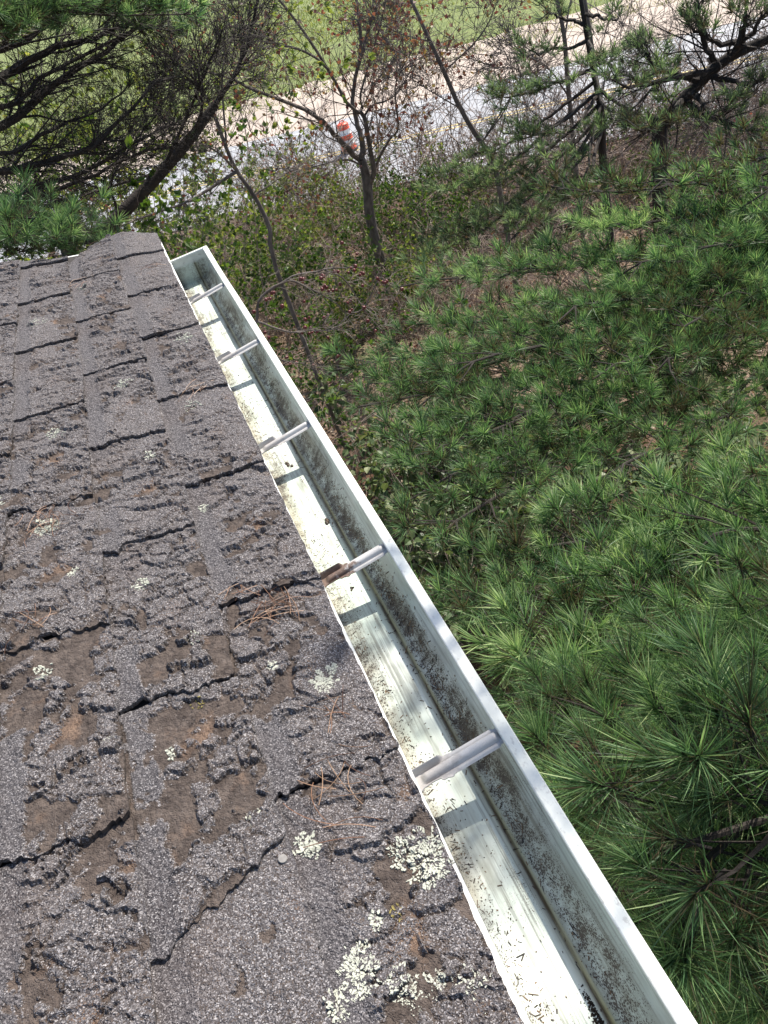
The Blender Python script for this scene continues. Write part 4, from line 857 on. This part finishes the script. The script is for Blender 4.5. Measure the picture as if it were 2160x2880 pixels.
lT = [Ph(Z1(300, 1150), HL), Ph(Z1(420, 1030), HL), Ph(Z1(520, 930), HL), Ph(Z1(700, 740), HL + .1), Ph(Z1(830, 590), HL + .2), Ph(Z1(930, 450), HL + .3)]; baseL = np.array([lT[0][0] - .4, lT[0][1] - .1, -0.25])
limb_tree('leaning_tree', 'nearly black leaning trunk behind the far roof corner', baseL, [baseL] + lT,
    [([lT[-1], Ph(Z1(1010, 330), HL + .3), Ph(Z1(1070, 190), HL + .4), Ph(Z1(1115, -30), HL + .5)], 0.035, 0.014), ([lT[-2], Ph(Z1(870, 480), HL), Ph(Z1(860, 380), HL), Ph(Z1(800, 330), HL)], 0.025, 0.01), ([lT[-3], Ph(Z1(800, 520), HL), Ph(Z1(880, 330), HL - .2), Ph(Z1(960, 130), HL - .3)], 0.025, 0.01),
     ([lT[2], Ph(Z1(480, 800), HL - .2), Ph(Z1(560, 640), HL - .3), Ph(Z1(700, 470), HL - .4)], 0.02, 0.008), ([lT[3], Ph(Z1(600, 770), HL), Ph(Z1(330, 850), HL - .3), Ph(Z1(60, 930), HL - .5)], 0.025, 0.01)],
    23, 'bark_dark', (26, 0.95, 3), None, trunk_r=(0.10, 0.045), rmin=0.003, ang=(0.3, 0.9), kids=(3, 7))
HP = 14.0
pT = [Ph(Z2(490, 760), HP), Ph(Z2(420, 620), HP), Ph(Z2(330, 470), HP), Ph(Z2(260, 310), HP), Ph(Z2(200, 180), HP), Ph(Z2(140, 50), HP), Ph(Z2(90, -60), HP)]; baseP = foot(pT[0])
limb_tree('sapling', 'slender pale grey sapling leaning right of the forked tree', baseP, [baseP] + pT,
    [([pT[3], Ph(Z2(420, 150), HP), Ph(Z2(500, -20), HP)], 0.018, 0.008), ([pT[2], Ph(Z2(180, 380), HP - .3), Ph(Z2(60, 300), HP - .6)], 0.016, 0.006), ([pT[4], Ph(Z2(60, 140), HP), Ph(Z2(-60, 60), HP)], 0.015, 0.006), ([pT[1], Ph(Z2(590, 330), HP), Ph(Z2(480, 290), HP), Ph(Z2(370, 250), HP - .2)], 0.018, 0.008), ([pT[1], Ph(Z2(520, 480), HP), Ph(Z2(600, 330), HP + .2), Ph(Z2(720, 210), HP + .3)], 0.018, 0.008)],
    24, 'bark_grey', (16, 1.1, 3), ('leaf_red', 500, 0.08, 0.06, 'leaves'), trunk_r=(0.055, 0.025), rmin=0.0042)
HQ = 13.0
for k, (xs, lab) in enumerate([(((940, 660), (930, 480), (905, 250), (860, -40)), 'thin dark trunk at the top right beside the slender pine'), (((800, 420), (780, 170), (740, -40)), 'short dark stem crossing the top edge right of centre'), (((1640, 700), (1560, 520), (1480, 400), (1400, 250)), 'thin brown stem slanting under the leaning pine at the right edge')]):
    q = [Ph(Z2(*p), HQ + k) for p in xs]; b = foot(q[0])
    limb_tree('sapling', lab, b, [b] + q, [([q[1], q[1] * 0.5 + q[2] * 0.5 + [0.4, 0.2, 0.2], q[2] + [0.8, 0.1, 0.1]], 0.02, 0.008), ([q[0], q[0] * 0.5 + q[1] * 0.5 + [-0.4, 0, 0.2], q[1] + [-0.9, 0.2, 0.1]], 0.02, 0.008)], 30 + k, 'bark_grey', (18, 1.3, 3), None, trunk_r=(0.04, 0.03), rmin=0.004)

# --- apple shrub with red fruit
HA = 6.0
a1 = [Ph(R8(*p), HA) for p in [(120, 800), (175, 620), (178, 480), (260, 380), (400, 300), (480, 258), (650, 230), (720, 212), (1000, 200)]]
a2 = [Ph(R8(*p), HA + .1) for p in [(260, 390), (420, 300), (540, 345), (640, 390), (800, 490), (900, 620)]]
a3 = [Ph(R8(*p), HA + .2) for p in [(700, 215), (860, 300), (1000, 520), (1100, 640), (1180, 740)]]
a4 = [Ph(R8(*p), HA + .1) for p in [(880, 560), (1000, 520), (1120, 290), (1180, 310), (1310, 360)]]
a5 = [Ph(R8(*p), HA - .2) for p in [(180, 620), (420, 700), (600, 690), (760, 680), (900, 560)]]
a6 = [Ph(R8(*p), HA - .2) for p in [(160, 700), (330, 900), (480, 940), (620, 960)]]
baseA = foot(a1[0] + np.array([-0.1, 0.3, 0]))
apple, aends = limb_tree('apple_shrub', 'sprawling apple shrub with small dark red fruit beside the gutter end', baseA, [baseA, a1[0] * 0.5 + baseA * 0.5 + [0.2, 0.2, 0], a1[0]],
    [(a1, 0.017, 0.005), (a2, 0.013, 0.004), (a3, 0.009, 0.004), (a4, 0.009, 0.004), (a5, 0.012, 0.004), (a6, 0.010, 0.004)], 25, 'bark_grey', (11, 0.36, 2), None, trunk_r=(0.05, 0.03), rmin=0.002, cat='shrub')
FR = [(680,262),(672,285),(692,270),(775,232),(805,232),(885,240),(905,205),(940,190),(930,222),(985,240),(1000,248),(975,258),(690,355),(702,342),(680,370),(714,356),(735,385),(762,378),(790,375),(820,330),(995,342),(1110,285),(1125,298),(1150,312),(1170,318),(1182,308),(1255,352),(1300,368),(900,460),(880,475),(1005,512),(895,545),(912,528),(725,572),(695,590),(580,590),(550,605),(548,668),(520,710),(590,675),(580,712),(602,704),(640,700),(725,745),(1035,615),(1095,695),(1140,710),(1160,775),(1185,770),(265,745),(235,705),(150,545),(260,440),(245,452),(278,442),(305,395),(288,398),(370,500),(540,465),(515,290),(535,292),(430,950),(480,940),(612,960),(515,1060),(405,900),(825,885),(800,890),(950,95),(835,10),(755,160),(500,245)]
def fruit_mesh():
    mb = MB(); th = np.arange(10) * 2 * math.pi / 10; rows = []
    for z, rr in ((1.0, 0.15), (0.98, 0.45), (0.7, 0.85), (0.15, 1.0), (-0.4, 0.9), (-0.8, 0.55), (-0.88, 0.2)): rows.append(np.stack([np.cos(th) * rr, np.sin(th) * rr, th * 0 + z], -1))
    v = np.vstack(rows + [[[0, 0, 0.82]], [[0, 0, -0.85]]]); i = np.arange(10); j = (i + 1) % 10
    mb.add(v * 0.0145, quads=np.vstack([np.stack([i + 10 * l, i + 10 * l + 10, j + 10 * l + 10, j + 10 * l], -1) for l in range(6)]), tris=np.vstack([np.stack([j, np.full(10, 70), i], -1), np.stack([i + 60, np.full(10, 71), j + 60], -1)]))
    mb.tube([(0, 0, 0.012), (0.002, 0, 0.024), (0.001, 0.004, 0.036)], 0.001, 4, mi=1); return mb.mesh('fruit', [MT['fruit'], MT['twig']], True)
fm = fruit_mesh(); r = np.random.default_rng(77)
for q in FR:
    o = link('fruit', fm, apple); o.location = rel(Ph(R8(*q), HA + r.uniform(-0.2, 0.2)), baseA); o.scale = [r.uniform(0.8, 1.25)] * 3; o.rotation_euler = (r.uniform(-.5, .5), r.uniform(-.5, .5), r.uniform(0, 6))

# --- leafy shrubs
def shrub(label, base, h, spread, nst, mat, nleaf, L, w, seed, bark='twig', lean=(0, 0), small=False, name='leafy_shrub', group=None, wob=0.16, tw=(6, 0.4), rmin=0.0025):
    r = np.random.default_rng(seed); base = np.array([base[0], base[1], -0.15]); t = thing(name, label, 'shrub', tuple(base), group); ends = []; mb = MB()
    for k in range(nst):
        a = r.uniform(0, 6.283); d = np.array([math.cos(a) * spread + lean[0], math.sin(a) * spread + lean[1], 1.0])
        path = wander(r, base + [r.normal() * 0.12, r.normal() * 0.12, 0], d, h * r.uniform(0.65, 1.15), 9, wob, (0, 0, 0.05))
        mb.tube(path, np.linspace(0.012, 0.004, len(path)), 5, tint=0.5); twigs(r, mb, path, 0.008, tw[0], tw[1] * h, 2, 0.25, (0.5, 1.2), (0, 0, 0.1), 0.25, ends, 3, 0.5, 0.6, (2, 5), rmin)
    mb.v = [v - base for v in mb.v]; mb.build('stems', MT[bark], t); mb = MB()
    leaves_on(mb, r, ends, base, nleaf, L, w, small, 0.45, clear_of_drum)
    tag(mb.build('foliage', MT[mat], t), kind='stuff'); return t
def gv(x, y): return G(vt(x, y))
S = shrub
S('bright yellow-green shrub at the foot of the forked tree', gv(730, 560), 3.0, 0.55, 12, 'leaf_bright', 4000, 0.085, 0.055, 41, small=True)
S('bright green shrub around the thin dark sapling near the gutter end', gv(590, 690), 3.0, 0.45, 10, 'leaf_bright', 2600, 0.065, 0.042, 42, small=True)
S('light green leafy shrub just beyond the gutter end cap', gv(520, 760), 3.6, 0.4, 9, 'leaf_bright', 2200, 0.058, 0.036, 43, small=True)
S('dark green leafy shrub behind the far roof corner', Ph(vt(150, 440), 11.0), 6.0, 0.5, 14, 'leaf_mid', 6500, 0.08, 0.05, 44, small=True)
S('dark green leafy shrub behind the leaning black trunk', Ph(vt(290, 430), 12.0), 5.2, 0.5, 12, 'leaf_mid', 3600, 0.075, 0.045, 45, small=True)
S('yellow-green sunlit shrub among the dead pine boughs at the left', Ph(vt(140, 260), 15.0), 8.0, 0.45, 16, 'leaf_bright', 7000, 0.11, 0.075, 46, small=True)
S('mid green shrub at the left picture edge behind the roof', Ph(vt(20, 350), 12.0), 7.0, 0.45, 14, 'leaf_mid', 6500, 0.085, 0.055, 47, small=True)
S('sunlit green shrub behind the left pine near the grass', Ph(vt(60, 220), 18.0), 9.0, 0.4, 14, 'leaf_bright', 6500, 0.13, 0.09, 48, small=True)
S('dark glossy shrub under the apple fruits beside the gutter', gv(720, 830), 4.0, 0.4, 10, 'leaf_mid', 2200, 0.10, 0.06, 49)
S('low green shrub between the gutter and the apple branches', gv(640, 900), 3.6, 0.4, 9, 'leaf_mid', 1700, 0.09, 0.055, 50)
for k, (x, y, lab) in enumerate([(820, 600, 'loose green bush at the foot of the forked tree, right side'), (900, 680, 'green bush among brown brush above the pine tufts'), (680, 640, 'light green bush right of the thin dark sapling'), (640, 520, 'green bush by the road edge left of the forked tree'), (980, 560, 'small green bush under the slender pine'), (780, 720, 'green bush behind the apple fruits'), (470, 560, 'light green bush at the road edge above the end cap'), (560, 480, 'small yellow-green bush at the near road edge'), (860, 520, 'small green bush between the forked tree and the slender pine'), (1060, 500, 'green bush left of the slender pine trunk'), (930, 620, 'green bush at the upper edge of the pine tufts'), (770, 500, 'low green bush just left of the forked trunk'), (1420, 420, 'green bush right of the slender pine by the leaning pine')]):
    S(lab, gv(x, y), 2.4, 0.6, 9, 'leaf_bright' if k % 2 else 'leaf_mid', 2300, 0.085, 0.055, 120 + k, small=True)
UG = [(1090, 1400), (1010, 1420), (1180, 1500), (1130, 1330), (930, 1180), (985, 1090), (1150, 1120), (960, 1300), (1060, 1300), (850, 1000), (1290, 1120), (1620, 1040), (1560, 1130), (1420, 1160), (880, 1120), (1110, 1200), (1010, 1230), (1230, 1180)]
UL = ['leafy bush over the bare earth below the near hanger', 'leafy bush touching the gutter edge just above the near hanger', 'lowest undergrowth bush, between gutter and large near pine', 'undergrowth bush midway between rusty and near hangers, out from the gutter',
      'broad-leaved pale green bush right beside the gutter at the rusty hanger', 'pale leafy bush just beyond the one at the rusty hanger', 'pale bush in the widest gap between the two big pines', 'pale bush low beside the gutter below the rusty hanger', 'undergrowth bush one step out from the gutter below the rusty hanger',
      'green bush beside the gutter at the middle hanger', 'pale bush right of the gap between the two big pines', 'pale speckled bush at the right picture edge', 'pale bush just left of and below the right-edge bush', 'pale bush under the middle of the dense pine', 'bush beside the gutter between middle and rusty hangers',
      'undergrowth bush level with the rusty hanger, second from the gutter', 'undergrowth bush level with the rusty hanger shadow beside the gutter', 'undergrowth bush level with the rusty hanger, third from the gutter']
for k, (x, y) in enumerate(UG):
    S(UL[k], gv(x, y), 2.6, 0.45, 9, 'leaf_pale', 520, 0.14, 0.09, 60 + k, group='undergrowth bushes under the pines', tw=(6, 0.3))

# --- masses nobody could count: brush, litter, grass
def brush():
    r = np.random.default_rng(88); protos = []
    for k in range(12):
        mb = MB(); ends = []
        for q in range(4):
            a = r.uniform(0, 6.283); path = wander(r, (0, 0, 0), (math.cos(a) * 0.5, math.sin(a) * 0.5, 1), r.uniform(0.6, 1.15), 6, 0.2, (0, 0, -0.25))
            mb.tube(path, np.linspace(0.0045, 0.0022, len(path)), 3, tint=r.uniform()); twigs(r, mb, path, 0.003, 7, 0.42, 2, 0.28, (0.4, 1.2), (0, 0, -0.1), 0.2, ends, 3, 0.6, 0.65, (2, 5), 0.0017)
        protos.append((np.vstack(mb.v), np.vstack(mb.q), np.concatenate(mb.a), ends))
    out = MB(); lf = MB(); EP = []; ED = []
    spots = [(r.uniform(430, 1250), r.uniform(440, 760), 2.2) for _ in range(125)] + [(r.uniform(900, 1800), r.uniform(280, 520), 3.2) for _ in range(90)] + [(r.uniform(150, 720), r.uniform(430, 580), 2.6) for _ in range(50)] + [(r.uniform(1250, 1800), r.uniform(150, 330), 3.6) for _ in range(40)] + [(r.uniform(620, 1250), r.uniform(400, 520), 4.6) for _ in range(22)] + [(r.uniform(760, 1700), r.uniform(330, 480), 4.8) for _ in range(14)]
    for x, y, hh in spots:
        g = G(vt(x, y))
        if g[1] + 0.68 * g[0] > 27.4: continue
        g[2] = -0.1; v, q, ti, ends = protos[r.integers(12)]; a = r.uniform(0, 6.28); c, s_ = math.cos(a), math.sin(a); R = np.array([[c, -s_, 0], [s_, c, 0], [0, 0, 1]]) * hh * r.uniform(0.6, 1.25)
        out.add(v @ R.T + g, quads=q, tint=ti)
        for i in r.integers(0, len(ends), 12): EP.append(R @ ends[i][0] + g); ED.append(R @ ends[i][1])
    n = len(EP); EP = np.array(EP); ED = np.array(ED); k = clear_of_drum(EP); EP = EP[k]; ED = ED[k]; n = len(EP)
    leaves(lf, r, EP, ED, r.uniform(0.05, 0.11, n), r.uniform(0.04, 0.08, n), r.uniform(size=n), True)
    tag(out.build('bare_brush', MT['twig']), 'tangle of bare brown brush between the house and the road', kind='stuff')
    tag(lf.build('brush_leaves', MT['leaf_red']), 'sparse red-brown leaves left on the bare brush', kind='stuff')
brush()
def litter():
    mb = MB(); r = np.random.default_rng(90); n = 45000; x = np.where(r.uniform(size=n) < 0.3, r.uniform(-4, 8, n), r.uniform(0.2, 14, n)); y = r.uniform(0.5, 28, n); k = (y + 0.68 * x < 28) & ((y + 0.68 * x > 12) | (r.uniform(size=n) < 0.35)); x = x[k]; y = y[k]; n = len(x)
    z = (fbm(x * 0.35, y * 0.35, 3, 4) - 0.5) * 0.5 + (fbm(x * 0.06, y * 0.06, 9, 2) - 0.5) * 0.6 + 0.03
    leaves(mb, r, np.stack([x, y, z], -1), np.c_[r.normal(size=(n, 2)), np.full(n, 0.15)], r.uniform(0.04, 0.10, n), r.uniform(0.025, 0.06, n), r.uniform(size=n) ** 1.4, True)
    tag(mb.build('leaf_litter', MT['litter']), 'fallen brown leaves on the woodland floor', kind='stuff')
litter()
def grass():
    mb = MB(); r = np.random.default_rng(91); n = 70000
    t = 46.5 + 60 * r.uniform(size=n) ** 1.6; l = r.uniform(-45, 25, n) + 0; q = RN[None, :] * (t / RK)[:, None] + RDU[None, :] * (l * 1.0)[:, None]
    h = r.uniform(0.08, 0.28, n); a = r.uniform(0, 6.283, n); w = 0.014 + 0.0004 * t
    b = np.c_[q, np.full(n, -0.12)]; s = np.c_[np.cos(a) * w, np.sin(a) * w, np.zeros(n)]; tip = b + np.c_[r.normal(size=n) * 0.12, r.normal(size=n) * 0.12, h]
    v = np.stack([b - s, b + s, tip], 1).reshape(-1, 3); mb.add(v, tris=np.arange(3 * n).reshape(-1, 3), tint=np.repeat(np.clip(0.5 + 0.25 * r.normal(size=n), 0, 1), 3))
    tag(mb.build('grass', MT['grass']), 'tall green grass in the field beyond the gravel verge', kind='stuff')
grass()

# ------------------------------------------------------------------ traffic drum on the road
def drum():
    loc = G((984, 424)); loc[2] = 0.004; t = thing('traffic_drum', 'orange and white striped traffic drum standing on the road', 'traffic drum', tuple(loc)); seg = 24; th = np.arange(seg) * 2 * math.pi / seg
    def ring(name, prof, mat):
        mb = MB(); v = np.vstack([np.stack([np.cos(th) * rr, np.sin(th) * rr, th * 0 + z], -1) for rr, z in prof]); i = np.arange(seg); j = (i + 1) % seg
        mb.add(v, quads=np.vstack([np.stack([i + seg * l, j + seg * l, j + seg * l + seg, i + seg * l + seg], -1) for l in range(len(prof) - 1)])); mb.build(name, mat, t, True)
    ring('rubber_base', [(0.34, 0.0), (0.35, 0.05), (0.33, 0.08), (0.27, 0.09), (0.26, 0.10)], MT['rubber'])
    z = 0.08; rr = 0.29
    for k in range(5):
        h = 0.175; ring('stripe', [(rr + 0.006, z), (rr + 0.006, z + 0.02), (rr - 0.004, z + 0.03), (rr - 0.012, z + h - 0.02), (rr - 0.004, z + h - 0.008), (rr - 0.010, z + h)], MT['orange'] if k % 2 == 0 else MT['drumwhite']); z += h; rr -= 0.016
    ring('top', [(rr, z), (rr - 0.03, z + 0.03), (0.10, z + 0.045), (0.0, z + 0.045)], MT['orange'])
    mb = MB(); mb.tube([(-0.09, 0, z + 0.03), (-0.08, 0, z + 0.10), (0, 0, z + 0.12), (0.08, 0, z + 0.10), (0.09, 0, z + 0.03)], 0.018, 8); mb.build('handle', MT['orange'], t, True)
drum()
